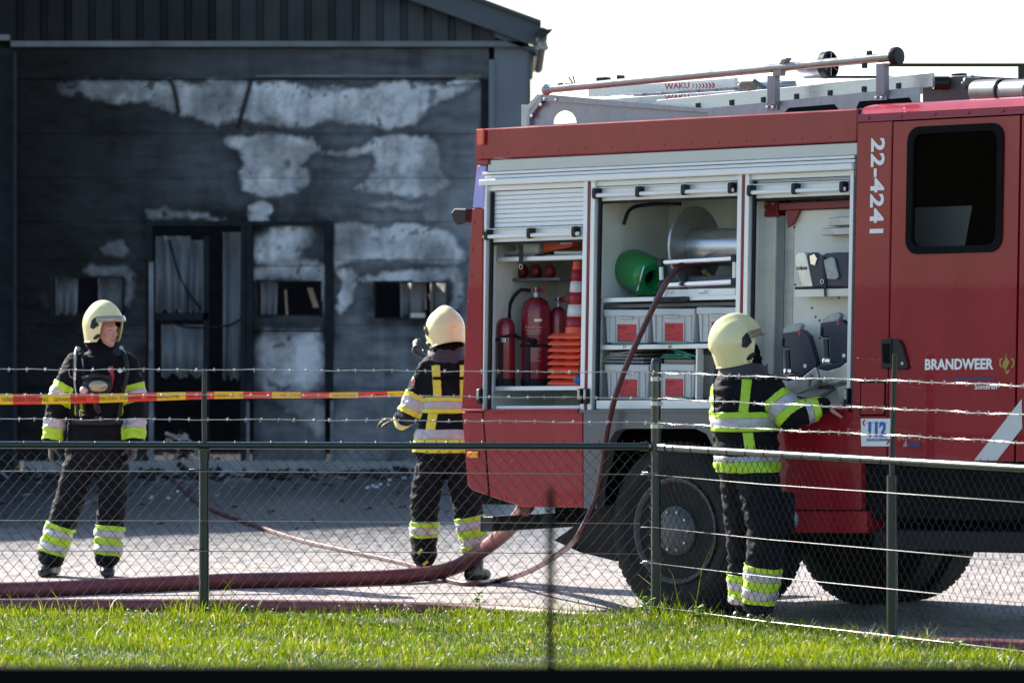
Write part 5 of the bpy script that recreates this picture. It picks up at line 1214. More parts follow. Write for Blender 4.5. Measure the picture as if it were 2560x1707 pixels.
MB().tube(spline([(-.17, -.02, -.01), (-.05, -.03, -.02), (.03, -.03, .0), (.09, 0, .04), (.05, .03, .055), (-.03, .03, .05)]), .012, 8).build('cradle_tube', M['int_d'], t, smooth=True)
MB().box(-.16, .0, -.03, .03, -.05, -.02).build('cradle_plate', M['steel'], t, bev=.004)
yl = .05; O = TL(2030, 716, yl)
t = thing('rescue_ram', 'silver-headed rescue pump tool strapped on the small cream shelf', 'rescue tool', TW(O[0], yl, O[1]), -TH)
cut(t, 'silver_head', [(1995, 655), (1997, 640), (2005, 632), (2020, 630), (2024, 640), (2038, 716), (2012, 717), (1998, 672)], -.05, .05, M['toolsteel'], O, yl, .008)
cut(t, 'tool_body', [(2025, 634), (2040, 630), (2056, 640), (2072, 632), (2100, 629), (2128, 629), (2128, 716), (2040, 716)], -.045, .06, M['navy'], O, yl, .010)
cut(t, 'hose_coupler', [(2032, 640), (2045, 634), (2052, 646), (2046, 664), (2034, 660)], -.06, -.046, M['chrome'], O, yl, .005)
cut(t, 'battery', [(2070, 650), (2088, 641), (2096, 644), (2106, 690), (2100, 697), (2078, 696)], -.08, -.046, M['tool_grey'], O, yl, .008)
cut(t, 'strap', [(2064, 640), (2070, 640), (2074, 740), (2068, 740)], -.062, -.058, M['strap'], O, yl, 0)
q = TL(1999, 672, yl); lukas(t, (q[0]-O[0], q[1]-O[1]), .026, 0.0, -.0265)
q = TL(2064, 703, yl); MB().tube([(q[0]-O[0]+.012*math.cos(a), -.034, q[1]-O[1]+.012*math.sin(a)) for a in np.linspace(0, 6.28, 14)], .0025, 5, caps=False).build('ring', M['chrome'], t, smooth=True)
# ================================================================== PEOPLE
M['suit'] = mat('navy_turnout_cloth', (0.0065, 0.007, 0.010), 0.75, var=0.35, vscale=18, bump=0.25, bscale=90, sheen=0.03, spec=0.12)
M['suit_l'] = mat('worn_turnout_cloth', (0.035, 0.033, 0.042), 0.8, var=0.3, vscale=14, bump=0.25, bscale=90, sheen=0.4)
M['hood'] = mat('black_flash_hood', (0.006, 0.006, 0.008), 0.85, spec=0.1, bump=0.2, bscale=120)
M['lime'] = mat('lime_band', (0.42, 0.66, 0.03), 0.5, var=0.12, vscale=20)
M['yellow'] = mat('yellow_band', (0.72, 0.66, 0.05), 0.5, var=0.12, vscale=20)
M['silver'] = mat('silver_band', (0.46, 0.45, 0.47), 0.4, 0.15, var=0.12, vscale=25)
M['skin'] = mat('skin', (0.50, 0.27, 0.20), 0.5, var=0.10, vscale=25)
M['glove'] = mat('black_glove', (0.02, 0.02, 0.022), 0.5, col2=(0.07, 0.068, 0.065), vscale=16, bump=0.3, bscale=60)
M['boot'] = mat('black_boot', (0.010, 0.010, 0.011), 0.25, var=0.3, vscale=20)
M['helmet'] = mat('cream_helmet', (0.78, 0.70, 0.35), 0.30, var=0.07, vscale=7, coat=0.5, coatr=0.08)
M['visor'] = mat('visor_shield', (0.30, 0.27, 0.20), 0.08, 0.3, coat=1.0)
M['brow'] = mat('dark_hair', (0.02, 0.014, 0.010), 0.7)
M['eye_shade'] = mat('shaded_eye', (0.16, 0.12, 0.11), 0.4)  # eyeball colour darkened to stand for the shade of its socket
M['lip'] = mat('lip', (0.34, 0.13, 0.11), 0.5)

def remeshed(mb, name, voxel, smooth_it=6, wrinkle=0.0, seed=0):
    me = mb.mesh(name, M['suit']); o = bpy.data.objects.new(name + '_tmp', me); COL.objects.link(o)
    md = o.modifiers.new('r', 'REMESH'); md.mode = 'VOXEL'; md.voxel_size = voxel
    ms = o.modifiers.new('s', 'SMOOTH'); ms.factor = 0.5; ms.iterations = smooth_it
    dg = bpy.context.evaluated_depsgraph_get(); out = bpy.data.meshes.new_from_object(o.evaluated_get(dg))
    bpy.data.objects.remove(o); bpy.data.meshes.remove(me)
    if wrinkle:
        nv = len(out.vertices); co = np.empty(nv*3); out.vertices.foreach_get('co', co); co = co.reshape(-1, 3)
        no = np.empty(nv*3); out.vertices.foreach_get('normal', no); no = no.reshape(-1, 3)
        dv = np.empty(nv)
        for i, p in enumerate(co):
            q = Vector((p[0]*5.5 + seed, p[1]*5.5, p[2]*12)); w = Vector((mnoise.noise(q), mnoise.noise(q + Vector((5, 3, 1))), 0))
            dv[i] = 0.7*(1 - 2*abs(mnoise.noise(q*1.3 + w*0.9))) + 0.45*(1 - 2*abs(mnoise.noise(q*2.6 + w)))
        co += no * ((dv - dv.mean()) * wrinkle)[:, None]; out.vertices.foreach_set('co', co.reshape(-1))
    out.name = name; out.polygons.foreach_set('use_smooth', [True]*len(out.polygons)); out.update(); return out

def ering(c, rx, ry, yaw, n=24, tilt=0.0, flat=2.4):
    out = []
    for k in range(n):
        a = 2*math.pi*k/n; ca, sa = math.cos(a), math.sin(a)
        x = rx*math.copysign(abs(ca)**(2/flat), ca); y = ry*math.copysign(abs(sa)**(2/flat), sa)
        out.append(Vector(c) + Vector((x*math.cos(yaw) - y*math.sin(yaw), x*math.sin(yaw) + y*math.cos(yaw), tilt*x)))
    return out

def capsule(mb, a, b, ra, rb, n=14):
    a, b = Vector(a), Vector(b); mb.tube([a, b], [ra, rb], n); mb.ell(a, (ra,)*3, 12, 8); mb.ell(b, (rb,)*3, 12, 8)

def hand(name, parent, pos, d, palm_n, thumb_side, m, curl=0.9, scale=1.0, flare=0.15):
    """palm and five unequal fingers; d points from wrist to knuckles, palm_n out of the palm"""
    d = Vector(d).normalized(); pn = Vector(palm_n); pn = (pn - d*pn.dot(d)).normalized(); s_ = d.cross(pn) * thumb_side
    pos = Vector(pos); mb = MB(); S = scale
    def at(f, l, p): return pos + (d*f + s_*l + pn*p)*S
    for l in (-.028, -.010, .010, .028): capsule(mb, at(.0, l*.7, 0), at(.085, l, 0), .016*S, .013*S, 10)
    for i, (l, ln) in enumerate(((.030, .072), (.010, .080), (-.010, .075), (-.029, .060))):
        a = 0.25; p = at(.085, l, 0); c = p
        for k, fr in enumerate((.45, .32, .23)):
            a += curl*(.55 if k == 0 else .62) * (1 + .08*i)
            stp = (d*math.cos(a) + pn*math.sin(a) + s_*flare*(1.5-i)*.25) * ln*fr*S
            capsule(mb, c, c + stp, (.0105 - .001*k)*S, (.0095 - .001*k)*S, 8); c = c + stp
    c = at(.02, .03, .006)
    for stp, r_ in (((d*.5 + s_*.75 + pn*.35)*.035, .013), ((d*.8 + s_*.25 + pn*.5)*.032, .0115), ((d*.75 - s_*.1 + pn*.6)*.025, .0105)):
        capsule(mb, c, c + stp*S, r_*S, (r_-.001)*S, 8); c = c + stp*S
    me = remeshed(mb, name, .0055*S, 2); me.materials.clear(); me.materials.append(m)
    return link(bpy.data.objects.new(name, me), parent)

def helmet(parent, c, face_yaw, pitch=0.0, roll=0.0, s=1.0, visor_up=True):
    """c: centre of the skull, face_yaw: heading of the face in the ground plane"""
    rot = Matrix.Rotation(face_yaw, 3, 'Z') @ Matrix.Rotation(-pitch, 3, 'Y') @ Matrix.Rotation(roll, 3, 'X')
    c = Vector(c); n, m_ = 48, 26; V = []; a_, b_, h_ = .158*s, .134*s, .150*s
    def rim(az):      # lower edge below the centre, as an angle
        f = math.cos(az)
        if f > .62: return R(14)                       # brow
        if f > .30: t = (.62 - f)/.32; t = t*t*(3-2*t); return R(14 - 80*t)
        return R(-66 + 14*max(0, -f))                  # cheeks, ears, nape
    for i in range(m_+1):
        t = i/m_
        for k in range(n):
            az = 2*math.pi*k/n - math.pi; el = R(90) + (rim(az) - R(90))*t
            ce, se = math.cos(el), math.sin(el); lowr = max(0.0, -se)
            ra = 1.0 + .06*lowr + .10*max(0, -math.cos(az))*max(0, -se)   # flares at the nape
            x, y, z = a_*ce*math.cos(az)*ra, b_*ce*math.sin(az)*ra, h_*se*1.08
            if el < 0: # sides stay nearly vertical
                k2 = min(1, -el/R(66)); x = a_*math.cos(az)*(1 - .10*k2); y = b_*math.sin(az)*(1 - .12*k2); z = -.118*s*k2*(1 + .25*max(0, -math.cos(az)))
            if se > -.1:                                  # comb along the crown
                g = math.exp(-((y/(.040*s))**2)); z += .014*s*g*max(0, se); x += .010*s*g*max(0, ce)*(1 if math.cos(az) > 0 else -1)
                g2 = math.exp(-(((abs(y)-.058*s)/(.018*s))**2))*max(0, se)*.5; z -= .008*s*g2
            V.append(c + rot @ Vector((x, y, z)))
    fs = [(i*n+k, (i+1)*n+k, (i+1)*n+(k+1) % n, i*n+(k+1) % n) for i in range(m_) for k in range(n)]
    o = MB().add(V, fs).build('helmet', M['helmet'], parent, smooth=True)
    md = o.modifiers.new('thickness', 'SOLIDIFY'); md.thickness = .006; md.offset = -1
    T = lambda x, y, z: c + rot @ Vector((x*s, y*s, z*s))
    # rim bead
    MB().tube([V[m_*n + k] for k in range(n)] + [V[m_*n]], .0045*s, 6, caps=False).build('helmet_rim', M['helmet'], o, smooth=True)
    # brow shield, ear vents, lower clips
    mb = MB(); N = 22; vv = []
    for i in range(N+1):
        a = R(-70) + R(140)*i/N
        for rr, z in ((1.03, .060), (1.075, .045), (1.10, .022), (1.085, .018), (1.04, .042)):
            vv.append(T(.158*math.cos(a)*rr, .134*math.sin(a)*rr, z))
    mb.add(vv, [(5*i+j, 5*i+5+j, 5*i+5+(j+1) % 5, 5*i+(j+1) % 5) for i in range(N) for j in range(5)] + [(0, 1, 2, 3, 4), (5*N+4, 5*N+3, 5*N+2, 5*N+1, 5*N)])
    mb.build('brow_shield', M['visor'], o, smooth=40)
    for sd in (-1, 1):
        pts = [(.075, -.005), (.055, .055), (.035, .045), (.015, .030), (.0, -.02), (.03, -.03)]
        vv = [T(x*.9, sd*(.134*math.sqrt(max(0, 1 - (x/.158)**2 - (z/.16)**2)) + .006), z) for x, z in pts] + [T(x*.9, sd*(.134*math.sqrt(max(0, 1 - (x/.158)**2 - (z/.16)**2)) - .012), z) for x, z in pts]
        q = len(pts); vv += [sum(vv[:q], Vector())/q + rot @ Vector((0, sd*.004, 0)), sum(vv[q:2*q], Vector())/q]
        MB().add(vv, [(i, (i+1) % q, 2*q) for i in range(q)] + [(q+(i+1) % q, q+i, 2*q+1) for i in range(q)] + [(i, (i+1) % q, q+(i+1) % q, q+i) for i in range(q)]).build('ear_vent', M['black'], o)
        mb = MB(); mb.ell(T(.045, sd*.122, -.085), (.034*s, .012*s, .014*s), 14, 8, rot @ Matrix.Rotation(-.45, 3, 'Y')); mb.build('chin_clip', M['black'], o, smooth=True)
    return o, T

def band(body_me, parent, name, m, origin, axis, lo, hi, keep, off=.004):
    """strip of the garment's own surface between two planes, lifted off it"""
    axis = Vector(axis).normalized(); origin = Vector(origin)
    bm = bmesh.new(); bm.from_mesh(body_me)
    dl = [f for f in bm.faces if not (lo - .05 < (f.calc_center_median() - origin).dot(axis) < hi + .05 and keep(f.calc_center_median(), f.normal))]
    bmesh.ops.delete(bm, geom=dl, context='FACES')
    for pl, sgn in ((lo, -1), (hi, 1)):
        g = list(bm.verts) + list(bm.edges) + list(bm.faces)
        bmesh.ops.bisect_plane(bm, geom=g, plane_co=origin + axis*pl, plane_no=axis*sgn, clear_outer=True)
    if not bm.faces: bm.free(); return None
    left = set(bm.faces); isl = []
    while left:                       # keep the main strip, drop loose crumbs
        st = [left.pop()]; cur = list(st)
        while st:
            for e in st.pop().edges:
                for g_ in e.link_faces:
                    if g_ in left: left.discard(g_); st.append(g_); cur.append(g_)
        isl.append(cur)
    isl.sort(key=len, reverse=True); crumbs = [f for c_ in isl[1:] for f in c_]
    if crumbs: bmesh.ops.delete(bm, geom=crumbs, context='FACES')
    bm.normal_update()
    nn = {v: v.normal.copy() for v in bm.verts}
    for v in bm.verts: v.co += nn[v]*off
    me = bpy.data.meshes.new(name); bm.to_mesh(me); bm.free(); me.materials.clear(); me.materials.append(m)
    me.polygons.foreach_set('use_smooth', [True]*len(me.polygons))
    o = link(bpy.data.objects.new(name, me), parent)
    md = o.modifiers.new('thickness', 'SOLIDIFY'); md.thickness = .003; md.offset = 1; return o

def seg_dist(p, a, b):
    ab = b - a; t = max(0, min(1, (p-a).dot(ab)/ab.length_squared)); return (p - a - ab*t).length
def near(mine, others):
    """keep faces that lie nearer to my bones than to the others"""
    def f(p, n):
        return min(seg_dist(p, a, b) - r for a, b, r in mine) < min([seg_dist(p, a, b) - r for a, b, r in others] or [9])
    return f
def limb_bands(me, par, a, b, spec, keep):
    """spec: list of (t0, t1, material) in metres from a towards b"""
    d = (b - a)
    for t0, t1, m_ in spec: band(me, par, 'reflective_band', M[m_], a, d, t0, t1, keep)

def boot(mb, ankle, foot_dir, z0, L=.285):
    ankle = Vector(ankle); fd = Vector((foot_dir[0], foot_dir[1], 0)).normalized(); sd = Vector((-fd.y, fd.x, 0)); rings = []
    for t, w, h in ((-.36, .034, .075), (-.30, .045, .10), (-.12, .050, .115), (.10, .050, .105), (.30, .053, .085), (.48, .052, .075), (.58, .042, .062), (.635, .020, .04)):
        c = Vector((ankle.x, ankle.y, z0)) + fd*(t*L); r_ = []
        for k in range(14):
            a = 2*math.pi*k/14; zz = h*.5 + h*.5*math.sin(a) ; zz = max(0.0, zz)
            r_.append(c + sd*(w*math.copysign(abs(math.cos(a))**.7, math.cos(a))) + Vector((0, 0, zz)))
        rings.append(r_)
    mb.loft(rings)

def person(label, base, D0, torso, yaw, arms, legs, hood, wr=.010, seed=0, feet=()):
    """torso: (py, px, half width, half depth, dD) rows; arms and legs: joints as (px, py, dD, radius)"""
    t = thing('person', label, 'person', base); B = Vector(base)
    def P(px, py, dd=0.0): return W(px, py, D0 + dd) - B
    mb = MB(); bones = {}
    rings = [ering(P(px, py, dd), rx, ry, yaw) for py, px, rx, ry, dd in torso]; mb.loft(rings)
    tb_ = [(P(torso[i][1], torso[i][0], torso[i][4]), P(torso[i+1][1], torso[i+1][0], torso[i+1][4]), (torso[i][2]+torso[i][3])*.45) for i in range(len(torso)-1)]
    bones['torso'] = tb_
    for nm, J in list(arms.items()) + list(legs.items()):
        pts = [P(a, b, c) for a, b, c, r in J]; bl = []
        for i in range(len(J)-1):
            capsule(mb, pts[i], pts[i+1], J[i][3], J[i+1][3], 16); bl.append((pts[i], pts[i+1], min(J[i][3], J[i+1][3])))
        bones[nm] = bl
    for (px, py, dd, r0) in hood: mb.ell(P(px, py, dd), (r0, r0, r0*1.05), 14, 9)
    me = remeshed(mb, 'body', .0125, 5, wr, seed)
    me.materials.clear(); me.materials.append(M['suit']); me.materials.append(M['hood'])
    hz = P(0, torso[0][0]).z - .015
    for p in me.polygons:
        if p.center.z > hz: p.material_index = 1
    body = link(bpy.data.objects.new('body', me), t)
    for nm, fd, z in feet:
        mb = MB(); boot(mb, bones[nm][-1][1], fd, 0.0 - B.z); a = bones[nm][-1][1]
        mb.tube([Vector((a.x, a.y, .05 - B.z)), Vector((a.x, a.y, a.z + .03))], [.052, .066], 14)
        bme = remeshed(mb, 'boot', .010, 3); bme.materials.clear(); bme.materials.append(M['boot']); link(bpy.data.objects.new('boot', bme), t)
    return t, P, me, bones
def collar(t, P, px, py, dd, yaw, rx=.118, ry=.112, h=.075, tilt=0.0, m='suit_l'):
    c = P(px, py, dd); rings = []
    for z_, k_ in ((-.015, 1.22), (.02, 1.16), (h*.6, 1.08), (h, 1.10), (h*.98, 1.02), (h*.5, .98), (0, 1.0)):
        rings.append([p + Vector((0, 0, .010*math.sin(i*1.3) + .006*math.sin(i*2.9))) for i, p in enumerate(ering(c + Vector((0, 0, z_)), rx*k_, ry*k_, yaw, 28, tilt))])
    mb = MB(); n_ = 28; mb.add([p for r_ in rings for p in r_], [(i*n_+k, i*n_+(k+1) % n_, (i+1)*n_+(k+1) % n_, (i+1)*n_+k) for i in range(len(rings)-1) for k in range(n_)])
    return mb.build('collar', M[m], t, smooth=True)
def others(b, *mine): return [s for k, v in b.items() if k not in mine for s in v]

# ------------------------------------------------ left: facing us, breathing mask on the chest
D1 = F / 360.8
base = W(200, 1440, D1); base.z = 0
arms = {'arm_a': [(192, 912, .0, .088), (145, 1003, -.02, .078), (130, 1098, -.08, .066)], 'arm_b': [(318, 912, .0, .088), (340, 1003, -.02, .078), (338, 1096, -.08, .066)]}
legs = {'leg_a': [(203, 1150, .0, .118), (172, 1255, -.02, .103), (128, 1388, .0, .096)], 'leg_b': [(282, 1150, .0, .118), (280, 1260, -.03, .103), (268, 1388, -.05, .094)]}
torso = [(868, 252, .075, .08, .0), (884, 252, .10, .095, .0), (898, 252, .16, .12, .0), (925, 251, .205, .135, .0), (985, 247, .205, .15, .0), (1050, 245, .20, .15, .0), (1110, 243, .212, .155, .0), (1158, 242, .225, .16, .0), (1166, 242, .20, .14, .0)]
t, P, me, bn = person('firefighter facing us with a breathing mask on the chest, head turned right', base, D1, torso, 0.0, arms, legs, [(252, 860, .02, .105), (256, 835, .02, .10)], .016, 3,
                      feet=(('leg_a', (-.25, -1), 0), ('leg_b', (.1, -1), 0)))
for nm in ('arm_a', 'arm_b'):
    a, b, c = bn[nm][0][0], bn[nm][0][1], bn[nm][1][1]; kp = near(bn[nm], others(bn, nm))
    L1 = (b-a).length; limb_bands(me, t, a, b, [(L1*.55, L1*.72, 'lime'), (L1*.72+.001, L1*.92, 'silver'), (L1*.92+.001, L1*1.04, 'lime')], kp)
    L2_ = (c-b).length; limb_bands(me, t, b, c, [(L2_*.50, L2_*.74, 'silver'), (L2_*.745, L2_*1.03, 'lime')], kp)
for nm in ('leg_a', 'leg_b'):
    b, c = bn[nm][1]  [0], bn[nm][1][1]; kp = near(bn[nm], others(bn, nm)); Lk = (c-b).length
    z0 = {'leg_a': .42, 'leg_b': .42}[nm]*Lk
    limb_bands(me, t, b, c, [(z0, z0+.035, 'lime'), (z0+.036, z0+.08, 'silver'), (z0+.081, z0+.135, 'lime'), (z0+.136, z0+.18, 'silver'), (z0+.181, z0+.205, 'lime')], kp)
kt = near(bn['torso'], others(bn, 'torso')); D_hem = near(bn['torso'] + bn['leg_a'] + bn['leg_b'], bn['arm_a'] + bn['arm_b']); up = Vector((0, 0, 1))
def tz(py): return P(0, py).z
for y1, y0, m_ in ((953, 962, 'lime'), (962.4, 985, 'silver'), (985.4, 996, 'lime'), (1048, 1070, 'lime')):
    band(me, t, 'reflective_band', M[m_], (0, 0, 0), up, tz(y0), tz(y1), kt if y1 < 1060 or D_hem is None else D_hem)
for px_ in (192, 300):
    x = P(px_, 1000).x; band(me, t, 'reflective_band', M['lime'], (0, 0, 0), (1, 0, 0), x, x+.055, lambda p, n: kt(p, n) and n.y < -.2 and tz(1035) < p.z < tz(998))
# head and face turned to our right
hc = P(258, 812, -.02); fy = R(-38)
def face(t, hc, fy, s=1.0, pitch=0.0):
    rot = Matrix.Rotation(fy, 3, 'Z') @ Matrix.Rotation(-pitch, 3, 'Y'); T = lambda x, y, z: hc + rot @ Vector((x*s, y*s, z*s)); mb = MB()
    mb.ell(T(0, 0, .01), (.098*s, .076*s, .115*s), 24, 16, rot); mb.ell(T(.035, 0, -.055), (.058*s, .056*s, .065*s), 18, 12, rot); mb.ell(T(.062, 0, -.098), (.026*s, .030*s, .022*s), 12, 8, rot)
    mb.tube([T(.086, 0, .020), T(.100, 0, -.008), T(.114, 0, -.030)], [.009*s, .011*s, .015*s], 10); mb.ell(T(.104, .012, -.034), (.012*s, .010*s, .009*s), 8, 6, rot); mb.ell(T(.104, -.012, -.034), (.012*s, .010*s, .009*s), 8, 6, rot)
    mb.tube([T(.070, -.05, .028), T(.090, -.02, .032), T(.092, .02, .032), T(.070, .05, .028)], [.012*s]*4, 8)
    for sd in (-1, 1): mb.ell(T(.062, sd*.042, -.022), (.024*s, .020*s, .022*s), 10, 8, rot); mb.ell(T(-.005, sd*.078, -.01), (.018*s, .010*s, .032*s), 8, 6, rot)
    mb.ell(T(.082, 0, -.060), (.016*s, .028*s, .012*s), 10, 8, rot)
    me_ = remeshed(mb, 'head', .005, 3); me_.materials.clear(); me_.materials.append(M['skin']); h = link(bpy.data.objects.new('head', me_), t)
    for sd in (-1, 1):
        MB().ell(T(.078, sd*.031, .008), (.0095*s, .013*s, .006*s), 12, 8, rot).build('eye', M['eye_shade'], h, smooth=True)
        MB().ell(T(.0865, sd*.031 - .001, .008), (.003*s, .0075*s, .006*s), 10, 6, rot).build('iris', M['brow'], h, smooth=True)
        MB().tube([T(.088, sd*.014, .030), T(.089, sd*.032, .036), T(.074, sd*.052, .030)], [.0045*s, .005*s, .003*s], 6).build('eyebrow', M['brow'], h, smooth=True)
    MB().tube([T(.090, -.024, -.066), T(.099, 0, -.063), T(.090, .024, -.066)], [.003*s, .005*s, .003*s], 6).build('mouth', M['lip'], h, smooth=True)
    return h
face(t, hc + Vector((.01, 0, -.045)), fy, .92)
helmet(t, P(258, 812, .0), fy, pitch=R(2), s=.98)
hand('glove', t, P(128, 1108, -.09), (-.02, -.1, -1), (1, .2, 0), 1, M['glove'], .55, 1.15)
hand('glove', t, P(337, 1106, -.09), (-.1, -.1, -1), (-1, .2, 0), -1, M['glove'], .55, 1.15)
# breathing apparatus harness
M['mask_glass'] = mat('mask_lens', (.30, .34, .22), .08, .2, coat=1.0)
kit = bpy.data.objects.new('breathing_mask', None); link(kit, t); kit.location = P(243, 965, -.22)
q = MB(); q.ell((0, 0, 0), (.105, .06, .085), 24, 14); q.tube([(-.10, -.01, .055), (0, -.055, .075), (.10, -.01, .055)], .016, 8); q.ell((0, -.05, -.08), (.04, .035, .04), 14, 8); q.ell((-.09, -.02, -.03), (.03, .03, .045), 12, 8)
mo = q.build('mask_shell', M['black'], kit, smooth=True)
q = MB(); q.ell((.005, -.018, .0), (.080, .050, .055), 24, 12); q.build('mask_lens', M['mask_glass'], kit, smooth=True)
MB().lathe([(0, 0), (.028, 0), (.03, .03), (.02, .045), (0, .045)], (-.085, -.05, -.03), (0, -1, 0), 14).build('mask_valve', M['steel'], kit, smooth=30)
MB().tube(spline([(0, -.06, -.09), (.0, -.07, -.14), (.02, -.05, -.18)]), .018, 8).build('breathing_tube', M['black'], kit, smooth=True)
for pts, nm, m_, r_ in (([(196, 872, .0), (190, 885, -.12), (188, 930, -.165), (190, 975, -.17), (196, 1040, -.17)], 'shoulder_strap', 'black', .016), ([(306, 876, .0), (312, 890, -.12), (318, 930, -.16), (306, 985, -.17), (298, 1040, -.17)], 'shoulder_strap', 'black', .016),
                        ([(192, 868, -.05), (190, 875, -.14), (188, 915, -.185), (187, 935, -.19), (188, 965, -.19), (194, 1000, -.2)], 'air_hose', 'steel', .006), ([(206, 880, -.06), (211, 930, -.16), (208, 990, -.18), (214, 1040, -.19)], 'air_hose', 'rubber', .010),
                        ([(172, 925, -.11), (175, 940, -.12), (182, 944, -.14), (186, 938, -.15)], 'wire_loop', 'steel', .003)):
    MB().tube(spline([P(*p) for p in pts], 8), r_, 7).build(nm, M[m_], t, smooth=True)
MB().tube([P(187, 930, -.195), P(187, 950, -.195)], .010, 8).build('hose_coupling', M['chrome'], t, smooth=40)
MB().lathe([(.0, -.01), (.014, -.01), (.014, .012), (0, .012)], P(303, 870, -.11), (0.2, -1, .3), 12).build('shoulder_buckle', M['steel'], t, smooth=30)
MB().prism([(a.x, a.z) for a in (P(279, 915), P(288, 914), P(291, 940), P(286, 970), P(282, 940))], P(0, 900, -.20).y, P(0, 900, -.19).y).build('red_tag', M['red_ink'], t)
MB().lathe([(0, 0), (.016, 0), (.016, .004), (0, .004)], P(300, 926, -.17), (0, -1, 0), 16).build('round_badge', M['white'], t)
MB().tube([P(199, 1024, -.19), P(199, 1040, -.19), P(210, 1036, -.19), P(214, 1031, -.19), P(209, 1026, -.19), P(199, 1024, -.19)], .0028, 5).build('d_ring', M['white'], t, smooth=True)
MB().tube([P(180, 1052, -.145), P(215, 1055, -.175), P(262, 1056, -.18), P(308, 1052, -.145)], .022, 8, sx=.5).build('waist_belt', M['black'], t, smooth=True)
MB().box(-.03, .03, -.02, .02, -.025, .02).build('belt_buckle', M['black'], t, bev=.006).location = P(248, 1046, -.20)
MB().box(-.012, .012, -.004, .004, -.008, .008).build('red_button', M['red_ink'], t).location = P(246, 1018, -.24)
cy = MB(); cy.lathe([(0, 0), (.06, .02), (.085, .06), (.085, .46), (.06, .52), (.03, .54), (0, .54)], (0, 0, 0), (0, 0, 1), 18)
co_ = cy.build('air_cylinder', M['int_d'], t, smooth=40); co_.location = P(247, 1075, .24)

# ------------------------------------------------ middle: back turned, behind the engine's rear corner
D2 = F / 366.0
base = W(1120, 1450, D2); base.z = 0
arms = {'arm_a': [(1072, 928, .0, .088), (1030, 1022, .0, .080), (1006, 1052, .22, .060)], 'arm_b': [(1185, 925, .02, .088), (1195, 990, .22, .075), (1085, 902, .33, .058)]}
legs = {'leg_a': [(1085, 1140, .0, .115), (1062, 1245, .0, .102), (1060, 1385, .03, .090)], 'leg_b': [(1150, 1140, .0, .115), (1165, 1250, .0, .102), (1188, 1370, .0, .092)]}
torso = [(862, 1118, .085, .08, .02), (884, 1117, .11, .10, .02), (900, 1117, .17, .125, .01), (930, 1120, .205, .14, .0), (985, 1122, .205, .15, .0), (1045, 1122, .21, .15, .0), (1095, 1120, .228, .16, .0), (1132, 1119, .235, .165, .0), (1140, 1119, .20, .14, .0)]
t, P, me, bn = person('firefighter with back turned and bent arms beside the rear corner of the engine', base, D2, torso, R(-8), arms, legs, [(1116, 865, .02, .110), (1118, 845, .02, .10)], .016, 11,
                      feet=(('leg_a', (-.2, 1), 0), ('leg_b', (.45, .9), 0)))
a, b, c = bn['arm_a'][0][0], bn['arm_a'][0][1], bn['arm_a'][1][1]; kp = near(bn['arm_a'], others(bn, 'arm_a')); L1 = (b-a).length
limb_bands(me, t, a, b, [(L1*.62, L1*.75, 'yellow'), (L1*.755, L1*1.0, 'silver'), (L1*1.005, L1*1.14, 'yellow')], kp)
L2_ = (c-b).length; limb_bands(me, t, b, c, [(L2_*.62, L2_*.80, 'silver'), (L2_*.81, L2_*1.02, 'yellow')], kp)
kt = near(bn['torso'], others(bn, 'torso')); D_hem = near(bn['torso'] + bn['leg_a'] + bn['leg_b'], bn['arm_a'] + bn['arm_b'])
def tz(py): return P(0, py).z
for y1, y0, m_ in ((991, 1002, 'yellow'), (1002.4, 1020, 'silver'), (1020.4, 1031, 'yellow'), (1072, 1096, 'silver'), (1096.4, 1130, 'yellow')):
    band(me, t, 'reflective_band', M[m_], (0, 0, 0), up, tz(y0), tz(y1), kt if y1 < 1060 or D_hem is None else D_hem)
x0 = P(1083, 950).x; x1 = P(1103, 950).x
band(me, t, 'reflective_band', M['yellow'], (0, 0, 0), (1, 0, .06), x0 + .06*tz(950), x1 + .06*tz(950), lambda p, n: kt(p, n) and n.y < -.1 and tz(990) < p.z < tz(912), .0035)
x0 = P(1071, 1050).x; x1 = P(1094, 1050).x
band(me, t, 'reflective_band', M['yellow'], (0, 0, 0), (1, 0, -.16), x0 - .16*tz(1050), x1 - .16*tz(1050), lambda p, n: kt(p, n) and n.y < -.1 and tz(1074) < p.z < tz(1031), .0035)
x0 = P(1150, 950).x; x1 = P(1170, 950).x
band(me, t, 'reflective_band', M['yellow'], (0, 0, 0), (1, 0, 0), x0, x1, lambda p, n: kt(p, n) and n.y < -.1 and tz(990) < p.z < tz(912), .0035)
MB().tube([P(1082, 945, -.148), P(1120, 946, -.16), P(1165, 945, -.148)], .010, 6, sx=.4).build('back_strap', M['hood'], t, smooth=True)
for nm, z0, spec in (('leg_a', .41, ((0, .035, 'lime'), (.036, .085, 'silver'), (.086, .105, 'lime'))), ('leg_b', .34, ((0, .035, 'lime'), (.036, .085, 'silver'), (.086, .145, 'lime'), (.146, .195, 'silver'), (.196, .225, 'lime')))):
    b, c = bn[nm][1][0], bn[nm][1][1]; Lk = (c-b).length
    limb_bands(me, t, b, c, [(z0*Lk + u_, z0*Lk + v_, m_) for u_, v_, m_ in spec], near(bn[nm], others(bn, nm)))
helmet(t, P(1113, 826, .0), R(118), pitch=R(-16), s=.98)
face(t, P(1113, 828, .0) + Vector((-.01, .01, -.05)), R(118), .92)
hand('glove', t, P(1001, 1053, .25), (-.75, .5, .05), (.2, -.3, -.9), 1, M['glove'], .55, 1.15)
hand('glove', t, P(1070, 895, .34), (-.8, -.1, .45), (.45, -.2, .7), 1, M['glove'], 1.35, 1.3)
